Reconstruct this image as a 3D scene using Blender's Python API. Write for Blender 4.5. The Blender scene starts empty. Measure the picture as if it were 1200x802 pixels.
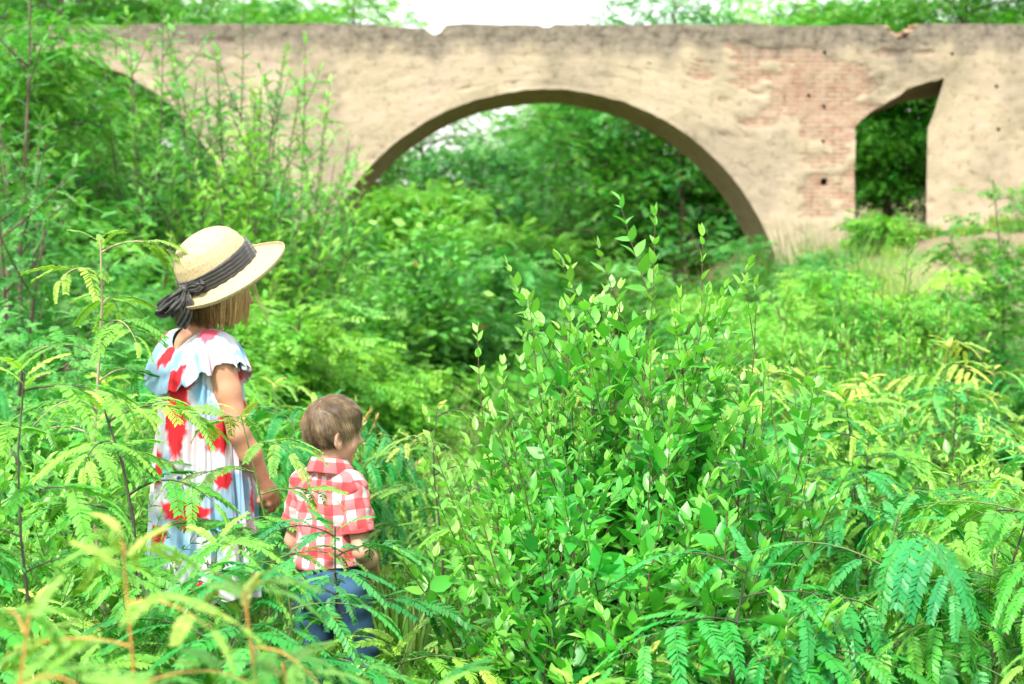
import bpy, math, random
import numpy as np
from mathutils import Vector, Matrix

scene = bpy.context.scene
COL = scene.collection
PI = math.pi
# ------------------------------------------------------------------ camera, world, sun, exposure
F = 50 / 36 * 1200
PITCH = math.atan(101 / F)
CAM_Z = 1.4
cam_data = bpy.data.cameras.new('camera')
cam = bpy.data.objects.new('camera', cam_data)
COL.objects.link(cam)
scene.camera = cam
cam.location = (0, 0, CAM_Z)
cam.rotation_euler = (PI / 2 - PITCH, 0, 0)
cam_data.lens = 50
cam_data.sensor_width = 36
cam_data.clip_start = 0.05
cam_data.clip_end = 600
cam_data.dof.use_dof = True
cam_data.dof.focus_distance = 3.45
cam_data.dof.aperture_fstop = 4.5

SUN_EL, SUN_AZ = math.radians(52), math.radians(205)   # azimuth of the sun, clockwise from +Y
world = bpy.data.worlds.new('World')
scene.world = world
world.use_nodes = True
wn, wl = world.node_tree.nodes, world.node_tree.links
for n in list(wn): wn.remove(n)
w_out = wn.new('ShaderNodeOutputWorld')
w_mix = wn.new('ShaderNodeMixShader')
w_bg = wn.new('ShaderNodeBackground')
w_cl = wn.new('ShaderNodeBackground')
w_sky = wn.new('ShaderNodeTexSky')
w_sky.sky_type = 'NISHITA'
w_sky.sun_disc = False
w_sky.sun_elevation = SUN_EL
w_sky.sun_rotation = SUN_AZ
w_sky.air_density = 1.5
w_sky.dust_density = 3.0
w_bg.inputs['Strength'].default_value = 0.12
w_cl.inputs['Color'].default_value = (1.0, 0.99, 0.97, 1)
w_cl.inputs['Strength'].default_value = 0.72
w_mix.inputs[0].default_value = 0.72
wl.new(w_sky.outputs[0], w_bg.inputs['Color'])
wl.new(w_bg.outputs[0], w_mix.inputs[1])
wl.new(w_cl.outputs[0], w_mix.inputs[2])
wl.new(w_mix.outputs[0], w_out.inputs['Surface'])

sun_data = bpy.data.lights.new('sun', 'SUN')
sun_data.energy = 2.6
sun_data.angle = math.radians(6)
sun_data.color = (1.0, 0.95, 0.86)
sun = bpy.data.objects.new('sun', sun_data)
COL.objects.link(sun)
sd = Vector((math.sin(SUN_AZ) * math.cos(SUN_EL), math.cos(SUN_AZ) * math.cos(SUN_EL), math.sin(SUN_EL)))
sun.rotation_euler = sd.to_track_quat('Z', 'Y').to_euler()
sun.location = (0, 0, 30)

scene.view_settings.view_transform = 'Standard'
scene.view_settings.look = 'None'
scene.view_settings.exposure = 1.62
scene.view_settings.gamma = 1
cy = scene.cycles
cy.use_denoising = True
cy.max_bounces = 7
cy.diffuse_bounces = 3
cy.glossy_bounces = 2
cy.transmission_bounces = 4
cy.transparent_max_bounces = 6
cy.use_adaptive_sampling = True
cy.adaptive_threshold = 0.02
cy.sample_clamp_indirect = 6
cy.caustics_reflective = False
cy.caustics_refractive = False

# ------------------------------------------------------------------ helpers
def at(px, py, Y):
    """point of the place that the photograph's pixel (1200 x 802) shows at forward distance Y"""
    dx, dy = (px - 600) / F, (401 - py) / F
    c, s = math.cos(PITCH), math.sin(PITCH)
    y = c + dy * s
    z = -s + dy * c
    k = Y / y
    return Vector((dx * k, Y, CAM_Z + z * k))

def hash2(ix, iy, seed):
    n = (ix.astype(np.int64) * 374761393 + iy.astype(np.int64) * 668265263 + seed * 1274126177) & 0xffffffff
    n = ((n ^ (n >> 13)) * 1274126177) & 0xffffffff
    n = (n ^ (n >> 16)) & 0xffffffff
    return n / 4294967295.0

def vnoise(x, y, seed=0):
    x = np.asarray(x, float); y = np.asarray(y, float)
    ix, iy = np.floor(x), np.floor(y)
    fx, fy = x - ix, y - iy
    fx, fy = fx * fx * (3 - 2 * fx), fy * fy * (3 - 2 * fy)
    ix, iy = ix.astype(np.int64), iy.astype(np.int64)
    a = hash2(ix, iy, seed); b = hash2(ix + 1, iy, seed)
    c = hash2(ix, iy + 1, seed); d = hash2(ix + 1, iy + 1, seed)
    return (a * (1 - fx) + b * fx) * (1 - fy) + (c * (1 - fx) + d * fx) * fy

def fbm(x, y, seed=0, oct=4):
    s, a, t = 0, 0.5, 0
    for o in range(oct):
        s = s + a * vnoise(np.asarray(x) * 2 ** o, np.asarray(y) * 2 ** o, seed + o * 17)
        t += a; a *= 0.5
    return s / t

def sstep(a, b, x):
    t = np.clip((np.asarray(x, float) - a) / (b - a), 0, 1)
    return t * t * (3 - 2 * t)

def link_mesh(name, V, polys, mat, parent=None, smooth=False, attrs=None, mat_idx=None, kind=None):
    """one mesh object; polys is a list of (n, k) index arrays"""
    me = bpy.data.meshes.new(name)
    V = np.ascontiguousarray(V, dtype=np.float32)
    me.vertices.add(len(V))
    me.vertices.foreach_set('co', V.ravel())
    polys = [np.asarray(p, dtype=np.int32) for p in polys if len(p)]
    nl = sum(p.size for p in polys); npoly = sum(len(p) for p in polys)
    me.loops.add(nl)
    me.loops.foreach_set('vertex_index', np.concatenate([p.ravel() for p in polys]))
    me.polygons.add(npoly)
    tot = np.concatenate([np.full(len(p), p.shape[1], np.int32) for p in polys])
    st = np.concatenate([[0], np.cumsum(tot)[:-1]]).astype(np.int32)
    me.polygons.foreach_set('loop_start', st)
    if smooth: me.polygons.foreach_set('use_smooth', np.ones(npoly, bool))
    mats = mat if isinstance(mat, (list, tuple)) else [mat]
    for m in mats: me.materials.append(m)
    if mat_idx is not None: me.polygons.foreach_set('material_index', np.asarray(mat_idx, np.int32))
    me.update(calc_edges=True)
    me.validate()
    for k, v in (attrs or {}).items():
        v = np.asarray(v, np.float32)
        if v.ndim == 1:
            a = me.attributes.new(k, 'FLOAT', 'POINT'); a.data.foreach_set('value', v)
        else:
            a = me.attributes.new(k, 'FLOAT_VECTOR', 'POINT'); a.data.foreach_set('vector', v.ravel())
    o = bpy.data.objects.new(name, me)
    COL.objects.link(o)
    if parent: o.parent = parent
    if kind: o['kind'] = kind
    return o

def tag(o, label, cat=None, group=None, kind=None):
    if label: o['label'] = label
    if cat: o['category'] = cat
    if group: o['group'] = group
    if kind: o['kind'] = kind
    return o

def thing(name, label, cat, loc=(0, 0, 0), rz=0, group=None):
    o = bpy.data.objects.new(name, None)
    o.empty_display_size = 0.1
    COL.objects.link(o)
    o.location = loc
    o.rotation_euler = (0, 0, rz)
    return tag(o, label, cat, group)

def dup(root, loc, rz=0, sc=1.0, label=None, group=None, tilt=(0, 0)):
    r = root.copy(); COL.objects.link(r)
    r.location = loc; r.rotation_euler = (tilt[0], tilt[1], rz)
    r.scale = (sc, sc, sc) if not hasattr(sc, '__len__') else sc
    if label: r['label'] = label
    if group: r['group'] = group
    for ch in root.children:
        c = ch.copy(); COL.objects.link(c); c.parent = r
        for g in ch.children:
            d = g.copy(); COL.objects.link(d); d.parent = c
    return r

class MB:
    """collects vertices and faces for ONE mesh"""
    def __init__(s): s.V = []; s.P = {}; s.n = 0; s.A = {}
    def add(s, V, polys, **attrs):
        V = np.asarray(V, float).reshape(-1, 3)
        for p in (polys if isinstance(polys, list) else [polys]):
            p = np.asarray(p, np.int64)
            if len(p): s.P.setdefault(p.shape[1], []).append(p + s.n)
        s.V.append(V); s.n += len(V)
        for k, v in attrs.items():
            s.A.setdefault(k, []).append(np.full(len(V), v, float) if np.ndim(v) == 0 else np.asarray(v, float))
    def build(s, name, mat, parent=None, smooth=False, **kw):
        at_ = {k: np.concatenate(v) for k, v in s.A.items() if sum(map(len, v)) == s.n}
        return link_mesh(name, np.concatenate(s.V), [np.concatenate(p) for p in s.P.values()], mat, parent, smooth, at_, **kw)

def frames_from_dir(D, roll_up=(0, 0, 1)):
    """rotation matrices (columns: side, along, normal) for directions D"""
    D = np.asarray(D, float); D = D / np.linalg.norm(D, axis=1, keepdims=True)
    up = np.broadcast_to(np.asarray(roll_up, float), D.shape)
    S = np.cross(D, up); ln = np.linalg.norm(S, axis=1, keepdims=True)
    S = np.where(ln < 1e-4, np.array([[1.0, 0, 0]]), S / np.maximum(ln, 1e-9))
    N = np.cross(S, D)
    return np.stack([S, D, N], axis=2)

def roll_frames(M, ang):
    c, s = np.cos(ang)[:, None], np.sin(ang)[:, None]
    S, D, N = M[:, :, 0], M[:, :, 1], M[:, :, 2]
    return np.stack([S * c + N * s, D, -S * s + N * c], axis=2)

def stamp(T, P, M, Fr, S):
    """copies of template (T verts, P list of polys) at P0=M positions with frames Fr and scales S"""
    n, k = len(M), len(T)
    V = np.einsum('nij,kj->nki', Fr, T) * np.asarray(S).reshape(-1, 1, 1) + M[:, None, :]
    off = (np.arange(n) * k)[:, None, None]
    return V.reshape(-1, 3), [(np.asarray(p)[None] + off).reshape(-1, np.asarray(p).shape[1]) for p in P]

def tube(path, radii, sides=6, cap=True):
    path = np.asarray(path, float); n = len(path)
    t = np.gradient(path, axis=0)
    t /= np.linalg.norm(t, axis=1, keepdims=True) + 1e-9
    ref = np.array([0, 1, 0]) if abs(t[0][2]) > 0.7 else np.array([0, 0, 1])
    u = np.cross(t, ref); u /= np.linalg.norm(u, axis=1, keepdims=True) + 1e-9
    v = np.cross(t, u)
    a = np.linspace(0, 2 * PI, sides, endpoint=False)
    r = np.asarray(radii, float).reshape(-1, 1, 1)
    V = path[:, None] + r * (u[:, None] * np.cos(a)[None, :, None] + v[:, None] * np.sin(a)[None, :, None])
    i = np.arange(n - 1)[:, None] * sides; j = np.arange(sides)[None]; j2 = (j + 1) % sides
    q = np.stack([i + j, i + j2, i + sides + j2, i + sides + j], axis=2).reshape(-1, 4)
    return V.reshape(-1, 3), [q]

# ------------------------------------------------------------------ material helpers
def new_mat(name):
    m = bpy.data.materials.new(name); m.use_nodes = True
    nt = m.node_tree
    return m, nt, nt.nodes['Principled BSDF']

def nd(nt, t, **kw):
    n = nt.nodes.new(t)
    for k, v in kw.items(): setattr(n, k, v)
    return n

def ramp(nt, fac, stops):
    r = nd(nt, 'ShaderNodeValToRGB')
    el = r.color_ramp.elements
    while len(el) < len(stops): el.new(0.5)
    for e, (p, c) in zip(el, stops):
        e.position = p; e.color = (*c, 1) if len(c) == 3 else c
    nt.links.new(fac, r.inputs[0])
    return r.outputs[0]

def mixc(nt, fac, a, b, mode='MIX'):
    m = nd(nt, 'ShaderNodeMix', data_type='RGBA', blend_type=mode)
    for sock, v in ((m.inputs[0], fac), (m.inputs[6], a), (m.inputs[7], b)):
        if hasattr(v, 'is_linked') or hasattr(v, 'links'): nt.links.new(v, sock)
        elif np.ndim(v) == 0: sock.default_value = v
        else: sock.default_value = (*v, 1)
    return m.outputs[2]

def noise(nt, scale, detail=4, rough=0.6, coord='Object', vec=None, dist=0.0):
    n = nd(nt, 'ShaderNodeTexNoise'); n.inputs['Scale'].default_value = scale
    n.inputs['Detail'].default_value = detail; n.inputs['Roughness'].default_value = rough
    n.inputs['Distortion'].default_value = dist
    if vec is None:
        tc = nd(nt, 'ShaderNodeTexCoord'); vec = tc.outputs[coord]
    nt.links.new(vec, n.inputs['Vector'])
    return n.outputs[0]

def bump(nt, h, strength, dist=0.01):
    b = nd(nt, 'ShaderNodeBump'); b.inputs['Strength'].default_value = strength
    b.inputs['Distance'].default_value = dist
    nt.links.new(h, b.inputs['Height'])
    return b.outputs[0]

def attr(nt, name, out='Fac'):
    a = nd(nt, 'ShaderNodeAttribute'); a.attribute_name = name
    return a.outputs[out]

def math_n(nt, op, a, b=0.0, c=None):
    m = nd(nt, 'ShaderNodeMath', operation=op)
    for i, v in enumerate((a, b) if c is None else (a, b, c)):
        if np.ndim(v) == 0 and not hasattr(v, 'links'): m.inputs[i].default_value = v
        else: nt.links.new(v, m.inputs[i])
    return m.outputs[0]

def plain(name, col, rough=0.6, var=0.12, scale=30, **kw):
    m, nt, b = new_mat(name)
    n = noise(nt, scale)
    lo = tuple(max(0, c * (1 - var)) for c in col); hi = tuple(min(1, c * (1 + var)) for c in col)
    nt.links.new(ramp(nt, n, [(0.3, lo), (0.7, hi)]), b.inputs['Base Color'])
    b.inputs['Roughness'].default_value = rough
    for k, v in kw.items(): b.inputs[k].default_value = v
    return m

def leaf_mat(name, old, young, rough=0.45, trans=0.34, var=0.40, spec=0.42):
    """leaf: colour by leaf age (attribute) with variation per leaf clump and per plant; light passes through"""
    m, nt, b = new_mat(name)
    age = attr(nt, 'age')
    c = ramp(nt, age, [(0.0, old), (0.55, tuple((o * 0.6 + y * 0.4) for o, y in zip(old, young))), (1.0, young)])
    n = noise(nt, 3.0, 3)
    oi = nd(nt, 'ShaderNodeObjectInfo')
    v = math_n(nt, 'ADD', math_n(nt, 'MULTIPLY', n, 0.7), math_n(nt, 'MULTIPLY', oi.outputs['Random'], 0.3))
    k = nd(nt, 'ShaderNodeMapRange'); nt.links.new(v, k.inputs[0])
    k.inputs[1].default_value = 0.3; k.inputs[2].default_value = 0.7
    k.inputs[3].default_value = 1 - var; k.inputs[4].default_value = 1 + var
    hsv = nd(nt, 'ShaderNodeHueSaturation')
    c = mixc(nt, math_n(nt, 'GREATER_THAN', age, 1.2), c, (0.30, 0.19, 0.06))
    hv = math_n(nt, 'ADD', math_n(nt, 'MULTIPLY', math_n(nt, 'SUBTRACT', oi.outputs['Random'], 0.5), 0.030), math_n(nt, 'MULTIPLY', math_n(nt, 'SUBTRACT', noise(nt, 1.7, 2), 0.5), 0.13))
    nt.links.new(math_n(nt, 'SUBTRACT', 0.496, hv), hsv.inputs['Hue'])
    hsv.inputs['Saturation'].default_value = 1.06
    nt.links.new(c, hsv.inputs['Color']); nt.links.new(k.outputs[0], hsv.inputs['Value'])
    nt.links.new(hsv.outputs[0], b.inputs['Base Color'])
    b.inputs['Roughness'].default_value = rough
    b.inputs['Specular IOR Level'].default_value = spec
    t = nd(nt, 'ShaderNodeBsdfTranslucent')
    tcol = mixc(nt, 1.0, hsv.outputs[0], (1.15, 1.35, 0.55), 'MULTIPLY')
    nt.links.new(tcol, t.inputs['Color'])
    mx = nd(nt, 'ShaderNodeMixShader'); mx.inputs[0].default_value = trans
    nt.links.new(b.outputs[0], mx.inputs[1]); nt.links.new(t.outputs[0], mx.inputs[2])
    nt.links.new(mx.outputs[0], nt.nodes['Material Output'].inputs['Surface'])
    return m

# ------------------------------------------------------------------ terrain
def stream_x(y):
    return 0.6 + 0.9 * np.sin((np.asarray(y, float) - 18) * 0.12)

def H(x, y):
    x = np.asarray(x, float); y = np.asarray(y, float)
    base = -0.25 * sstep(4.6, 9, y) - 0.35 * sstep(9, 16, y)
    d = np.abs(x - stream_x(y))
    ch = 1 - sstep(1.4, 4.2, d)
    z = base - ch * 0.75 * sstep(9, 15, y)
    far = sstep(15, 27, y)
    z = z + far * (1 - ch) * (2.35 * sstep(3.0, 7.0, x) + 1.5 * sstep(-3.6, -7.5, x) * (x < 0))
    z = z + sstep(8, 13, y) * sstep(6, 11, x) * 0.9 * (1 - 0.7 * far)
    z = z + sstep(40, 90, y) * 5.0
    z = z + (fbm(x * 0.6, y * 0.6, 3) - 0.5) * 0.25 * sstep(5, 9, np.hypot(x, y)) + (fbm(x * 3, y * 3, 5) - 0.5) * 0.05
    return z

def build_ground():
    xs = np.concatenate([np.linspace(-90, -14, 30), np.linspace(-13.6, 15.6, 190), np.linspace(16, 90, 30)])
    ys = np.concatenate([np.linspace(-14, 0, 14), np.linspace(0.3, 34, 230), np.linspace(35, 260, 60)])
    X, Y = np.meshgrid(xs, ys)
    Z = H(X, Y)
    V = np.stack([X, Y, Z], 2).reshape(-1, 3)
    nx, ny = len(xs), len(ys)
    i = np.arange(ny - 1)[:, None] * nx + np.arange(nx - 1)[None]
    q = np.stack([i, i + 1, i + nx + 1, i + nx], 2).reshape(-1, 4)
    sand = sstep(0.34, 0.62, fbm(X * 0.9, Y * 0.7, 11)) * sstep(4.9, 6.2, X) * sstep(12, 15, Y)
    sand = np.maximum(sand, (1 - sstep(1.0, 2.4, np.abs(X - stream_x(Y)))) * sstep(9, 13, Y))
    m, nt, b = new_mat('soil_and_grass')
    n1 = noise(nt, 1.3, 6); n2 = noise(nt, 14, 6, 0.7)
    soil = ramp(nt, n2, [(0.3, (0.09, 0.06, 0.035)), (0.7, (0.22, 0.16, 0.10))])
    grass = ramp(nt, n2, [(0.3, (0.03, 0.09, 0.015)), (0.7, (0.12, 0.22, 0.04))])
    sandc = ramp(nt, n2, [(0.3, (0.10, 0.085, 0.045)), (0.5, (0.19, 0.15, 0.09)), (0.7, (0.27, 0.22, 0.15))])
    c = mixc(nt, ramp(nt, n1, [(0.4, (0, 0, 0)), (0.6, (1, 1, 1))]), soil, grass)
    c = mixc(nt, attr(nt, 'sand'), c, sandc)
    nt.links.new(c, b.inputs['Base Color']); b.inputs['Roughness'].default_value = 0.95
    nt.links.new(bump(nt, n2, 0.6, 0.03), b.inputs['Normal'])
    o = link_mesh('ground', V, [q], m, smooth=True, attrs={'sand': sand.ravel()}, kind='structure')
    tag(o, 'grassy earth bank and sandy slope under the plants')

build_ground()

def build_water():
    ys = np.linspace(10.5, 46, 60)
    V, q = [], []
    for k, y in enumerate(ys):
        x = float(stream_x(y)); V += [(x - 2.6, y, -1.12), (x + 2.6, y, -1.12)]
        if k: q.append((2 * k - 2, 2 * k - 1, 2 * k + 1, 2 * k))
    m, nt, b = new_mat('muddy_water')
    nt.links.new(ramp(nt, noise(nt, 1.5), [(0.3, (0.16, 0.10, 0.05)), (0.7, (0.26, 0.18, 0.10))]), b.inputs['Base Color'])
    b.inputs['Roughness'].default_value = 0.12
    nt.links.new(bump(nt, noise(nt, 6, 3), 0.25, 0.02), b.inputs['Normal'])
    o = link_mesh('water', np.array(V), [np.array(q)], m, kind='structure')
    tag(o, 'muddy brown stream water below the bridge')
build_water()

# ------------------------------------------------------------------ the bridge
BY = 28.0          # front face
BT = 2.6           # thickness
def bx_(px): return (px - 600) / F * BY
def bz_(py): return at(600, py, BY).z

def build_bridge():
    root = thing('masonry_bridge', 'old plastered masonry bridge with a big round arch and worn brick patches', 'bridge', (0, BY, 0))
    cx, cz = bx_(640), bz_(389); R = bz_(105) - cz
    lx, lz = bx_(45), bz_(300); RL = bz_(62) - lz
    dxl, dxr, dxt = bx_(1000), bx_(1084), bx_(1102)
    dz0, dz1 = bz_(146), bz_(92)
    rng = np.random.RandomState(5)
    def top(x):
        z = bz_(29) + (fbm(x * 1.3, x * 0 + 2, 8, 4) - 0.5) * 0.09
        z = z - 0.14 * np.exp(-((x - bx_(511)) / 0.14) ** 4) - 0.05 * sstep(bx_(420), bx_(500), x) * (1 - sstep(bx_(515), bx_(520), x))
        z = z - 0.2 * np.exp(-((x - bx_(1050)) / 0.27) ** 4) * (0.7 + 0.6 * fbm(x * 6, x * 0, 4))
        z = z - 0.1 * np.exp(-((x - bx_(1052)) / 0.12) ** 4)
        z = z - 0.06 * np.exp(-((x - bx_(640)) / 0.1) ** 4)
        return z
    def arc(x, c, zc, r):
        return zc + np.sqrt(np.maximum(r * r - (x - c) ** 2, 0))
    def door(x):
        t = np.clip((x - dxl) / (dxt - dxl), 0, 1)
        return dz0 + (dz1 - dz0) * (1.0 * t + 0.42 * t * (1 - t) * 1.6) + (fbm(x * 7, x * 0, 93, 3) - 0.5) * 0.1
    # columns of the face: list of (x, bottom function) segments
    segs = []
    GB = -1.6
    def seg(x0, x1, fn):
        n = max(2, int(abs(x1 - x0) / 0.055))
        xs = np.linspace(x0, x1, n)
        segs.append((xs, fn(xs)))
    flat = lambda xs: np.full(len(xs), GB)
    seg(-26, lx - RL, flat)
    th = np.linspace(PI, 0, 130)
    segs.append((lx + RL * np.cos(th), np.maximum(lz + (RL + (fbm(th * 14, th * 0, 92, 4) - 0.5) * 0.07) * np.sin(th), GB)))
    seg(lx + RL, cx - R, flat)
    segs.append((cx + R * np.cos(th), cz + (R + (fbm(th * 30, th * 0, 91, 4) - 0.5) * 0.045) * np.sin(th)))
    seg(cx + R, dxl, flat)
    seg(dxl, dxr, door)
    # right jamb leans: between dxr and dxt the opening's bottom edge climbs steeply
    xs = np.linspace(dxr, dxt, 10)
    t = (xs - dxr) / (dxt - dxr)
    hz = bz_(150)
    Lz = hz + (dz1 - hz) * t ** 1.25
    segs.append((xs, np.minimum(door(xs), dz1)))
    segs.append((xs, flat(xs)))
    seg(dxt, 27, flat)
    def spl(x):
        x = np.asarray(x, float)
        return 0.95 * (np.clip((x - dxl) / (dxr - dxl), 0, 1) ** 1.5) * (1 - sstep(dxt, dxt + 4, x))
    holes = [(bx_(a), bz_(b), s) for a, b, s in ((757, 72, 1), (945, 111, 1), (961, 125, 1), (963, 165, 1), (964, 217, 2), (962, 62, 1),
             (1164, 102, 1), (1165, 152, 1), (594, 113, 0), (918, 112, 1), (1110, 62, 1))]
    NR = 110
    mb = MB(); sof = {0: [], 1: [], 2: []}
    def disp(x, z):
        return (fbm(x * 0.7, z * 0.7, 21, 3) - 0.5) * 0.10 + (fbm(x * 4, z * 7, 31, 3) - 0.5) * 0.035
    def brickmask(x, z):
        px, py = 600 + x / BY * F, 0
        zt = bz_(29)
        a = np.exp(-((x - bx_(950)) / 1.35) ** 2 - ((z - bz_(110)) / 1.0) ** 2)
        b_ = np.exp(-((x - bx_(970)) / 0.65) ** 4) * 0.75 * (z < bz_(85)) * (z > bz_(255))
        c = np.exp(-((x - bx_(870)) / 1.1) ** 2 - ((z - bz_(80)) / 0.45) ** 2) * 0.8
        d = np.exp(-((x - bx_(1065)) / 0.6) ** 2 - ((z - bz_(62)) / 0.12) ** 2) * 0.7
        n = fbm(x * 2.2, z * 4.5, 77, 4)
        return sstep(0.36, 0.62, np.maximum.reduce([a, b_, c, d]) * 0.75 + (n - 0.5) * 1.3 + 0.1)
    def stainmask(x, z):
        d = top(x) - z
        streak = fbm(x * 2.6, z * 0.25, 41, 4)
        s = 1 - sstep(0.22, 0.34 + 1.25 * streak ** 1.5, d + (fbm(x * 3, z * 3, 42) - 0.5) * 0.3)
        s = np.maximum(s, (1 - sstep(0.05, 0.14, d)) * 1.0)
        s2 = sstep(0.52, 0.70, fbm(x * 1.1, z * 0.6, 44)) * 0.38
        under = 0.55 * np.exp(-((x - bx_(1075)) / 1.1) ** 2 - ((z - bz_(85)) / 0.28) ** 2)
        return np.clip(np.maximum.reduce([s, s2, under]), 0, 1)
    for si, (xs, zb) in enumerate(segs):
        zt = Lz if si == 7 else top(xs)
        T = np.linspace(0, 1, NR)[:, None]
        Xg = np.broadcast_to(xs, (NR, len(xs)))
        Zg = zb + (zt - zb) * T
        wob = np.zeros_like(Xg)
        Yf = disp(Xg, Zg) - 0.03 * brickmask(Xg, Zg) * -1
        V = np.stack([Xg, Yf, Zg], 2).reshape(-1, 3)
        nx = len(xs)
        i = np.arange(NR - 1)[:, None] * nx + np.arange(nx - 1)[None]
        q = np.stack([i, i + 1, i + nx + 1, i + nx], 2)
        keep = np.ones(q.shape[:2], bool)
        for hx, hz_, s in holes:
            if not (xs[0] < hx < xs[-1]) or s == 0: continue
            c = np.argmin(abs(xs[:-1] + 0.03 - hx)); r = np.argmin(abs(Zg[:-1, c] + 0.03 - hz_))
            r1 = min(NR - 1, r + s); c1 = min(nx - 1, c + s)
            keep[r:r1, c:c1] = False
            ring = [(r, c), (r, c1), (r1, c1), (r1, c)]
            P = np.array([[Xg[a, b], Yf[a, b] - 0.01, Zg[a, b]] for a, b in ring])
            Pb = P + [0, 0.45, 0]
            P = P + np.random.RandomState(int(abs(hx) * 1000)).normal(0, 0.008, P.shape); mb.add(np.concatenate([P, Pb]), [np.array([[0, 1, 5, 4], [1, 2, 6, 5], [2, 3, 7, 6], [3, 0, 4, 7], [4, 5, 6, 7]])], stain=0.9, brick=0.2)  # shade of the recess put into the colour of the hole's faces
        mb.add(V, [q[keep]], stain=stainmask(Xg, Zg).ravel(), brick=brickmask(Xg, Zg).ravel())
        # back face, coarse
        xb = xs[::4] if (len(xs) - 1) % 4 == 0 else np.append(xs[::4], xs[-1])
        zbb = np.interp(xb, xs, zb); ztb = np.interp(xb, xs, zt)
        V = np.concatenate([np.stack([xb + spl(xb), xb * 0 + BT, zbb], 1), np.stack([xb + spl(xb), xb * 0 + BT, ztb], 1)])
        k = np.arange(len(xb) - 1)
        mb.add(V, [np.stack([k + 1, k, k + len(xb), k + 1 + len(xb)], 1)], stain=0.4, brick=0.2)
        # top
        yy = np.linspace(0, BT, 8)
        def strip(xs_, zs_, ys0, m_, flip, st, vs=0):
            Vv = []
            for yk, y in enumerate(yy):
                f = (y / BT)
                Vv.append(np.stack([xs_ + spl(xs_) * f, ys0 * (1 - f) + y, zs_ + (0 if yk in (0, 7) else 0.015) * np.sin(xs_ * 9 + yk)], 1))
            Vv = np.concatenate(Vv); n = len(xs_)
            i_ = np.arange(len(yy) - 1)[:, None] * n + np.arange(n - 1)[None]
            qq = np.stack([i_, i_ + 1, i_ + n + 1, i_ + n], 2).reshape(-1, 4)
            if flip: qq = qq[:, ::-1]
            m_.add(Vv, [qq], stain=st, brick=0.1)
        strip(xs, zt, Yf[-1], mb, False, 0.75 if si != 7 else 0.4)
        if si in (1, 3, 5, 6):
            idx = {1: 0, 3: 1, 5: 2, 6: 2}[si]
            sof[idx].append((xs, zb, Yf[0]))
    def jamb(x, z0, z1, m_, st):
        zs = np.linspace(z0, z1, 50); yy = np.linspace(0, BT, 10)
        rough = (fbm(zs * 9, zs * 0 + x, 50, 3) - 0.5) * 0.1
        V = np.concatenate([np.stack([x + spl(x) * y / BT + rough, disp(zs * 0 + x, zs) * (1 - y / BT) + y, zs], 1) for y in yy])
        n = 50
        i_ = np.arange(len(yy) - 1)[:, None] * n + np.arange(n - 1)[None]
        m_.add(V, [np.stack([i_, i_ + 1, i_ + n + 1, i_ + n], 2).reshape(-1, 4)], stain=st, brick=0.4)
    wall_m = bridge_mat('bridge_plaster', False)
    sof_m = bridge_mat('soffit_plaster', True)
    for idx in sof:
        sm = MB()
        for xs, zb, y0 in sof[idx]:
            yy = np.linspace(0, BT, 14)
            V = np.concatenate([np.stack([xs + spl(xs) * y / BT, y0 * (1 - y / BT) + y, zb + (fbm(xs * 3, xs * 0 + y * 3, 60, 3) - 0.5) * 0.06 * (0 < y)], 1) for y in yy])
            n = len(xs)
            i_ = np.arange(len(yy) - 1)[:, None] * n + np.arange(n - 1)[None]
            sm.add(V, [np.stack([i_, i_ + n, i_ + n + 1, i_ + 1], 2).reshape(-1, 4)], stain=0.5, brick=0.1)  # soffit mixed evenly toward a darker olive
        if idx == 1:
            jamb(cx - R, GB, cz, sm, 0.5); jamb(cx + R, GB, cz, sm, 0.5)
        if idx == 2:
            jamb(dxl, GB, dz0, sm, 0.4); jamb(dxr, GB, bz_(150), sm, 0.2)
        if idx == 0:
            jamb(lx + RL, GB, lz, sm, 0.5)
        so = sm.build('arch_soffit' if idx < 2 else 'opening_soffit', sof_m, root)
    w = mb.build('wall', wall_m, root)
    # broken bricks in the notch of the parapet
    bm_ = MB()
    for k in range(26):
        c = np.array([bx_(1050) + rng.uniform(-0.33, 0.33), rng.uniform(0.1, 0.7), 0])
        c[2] = float(top(np.array([c[0]]))[0]) + rng.uniform(-0.02, 0.03)
        s = np.array([0.12, 0.06, 0.035]) * rng.uniform(0.7, 1.2)
        B = np.array([[x, y, z] for z in (-1, 1) for y in (-1, 1) for x in (-1, 1)]) * s
        a = rng.uniform(-0.7, 0.7); b_ = rng.uniform(-0.25, 0.25)
        Rz = np.array([[math.cos(a), -math.sin(a), 0], [math.sin(a), math.cos(a), 0], [0, 0, 1]])
        Ry = np.array([[math.cos(b_), 0, math.sin(b_)], [0, 1, 0], [-math.sin(b_), 0, math.cos(b_)]])
        bm_.add(B @ Ry.T @ Rz.T + c, [np.array([[0, 2, 3, 1], [4, 5, 7, 6], [0, 1, 5, 4], [2, 6, 7, 3], [0, 4, 6, 2], [1, 3, 7, 5]])])
    bm_.build('broken_brickwork', plain('old_brick', (0.26, 0.17, 0.115), 0.9, 0.5, 9), root)
    for o in root.children: o.location = (0, 0, 0)

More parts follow.
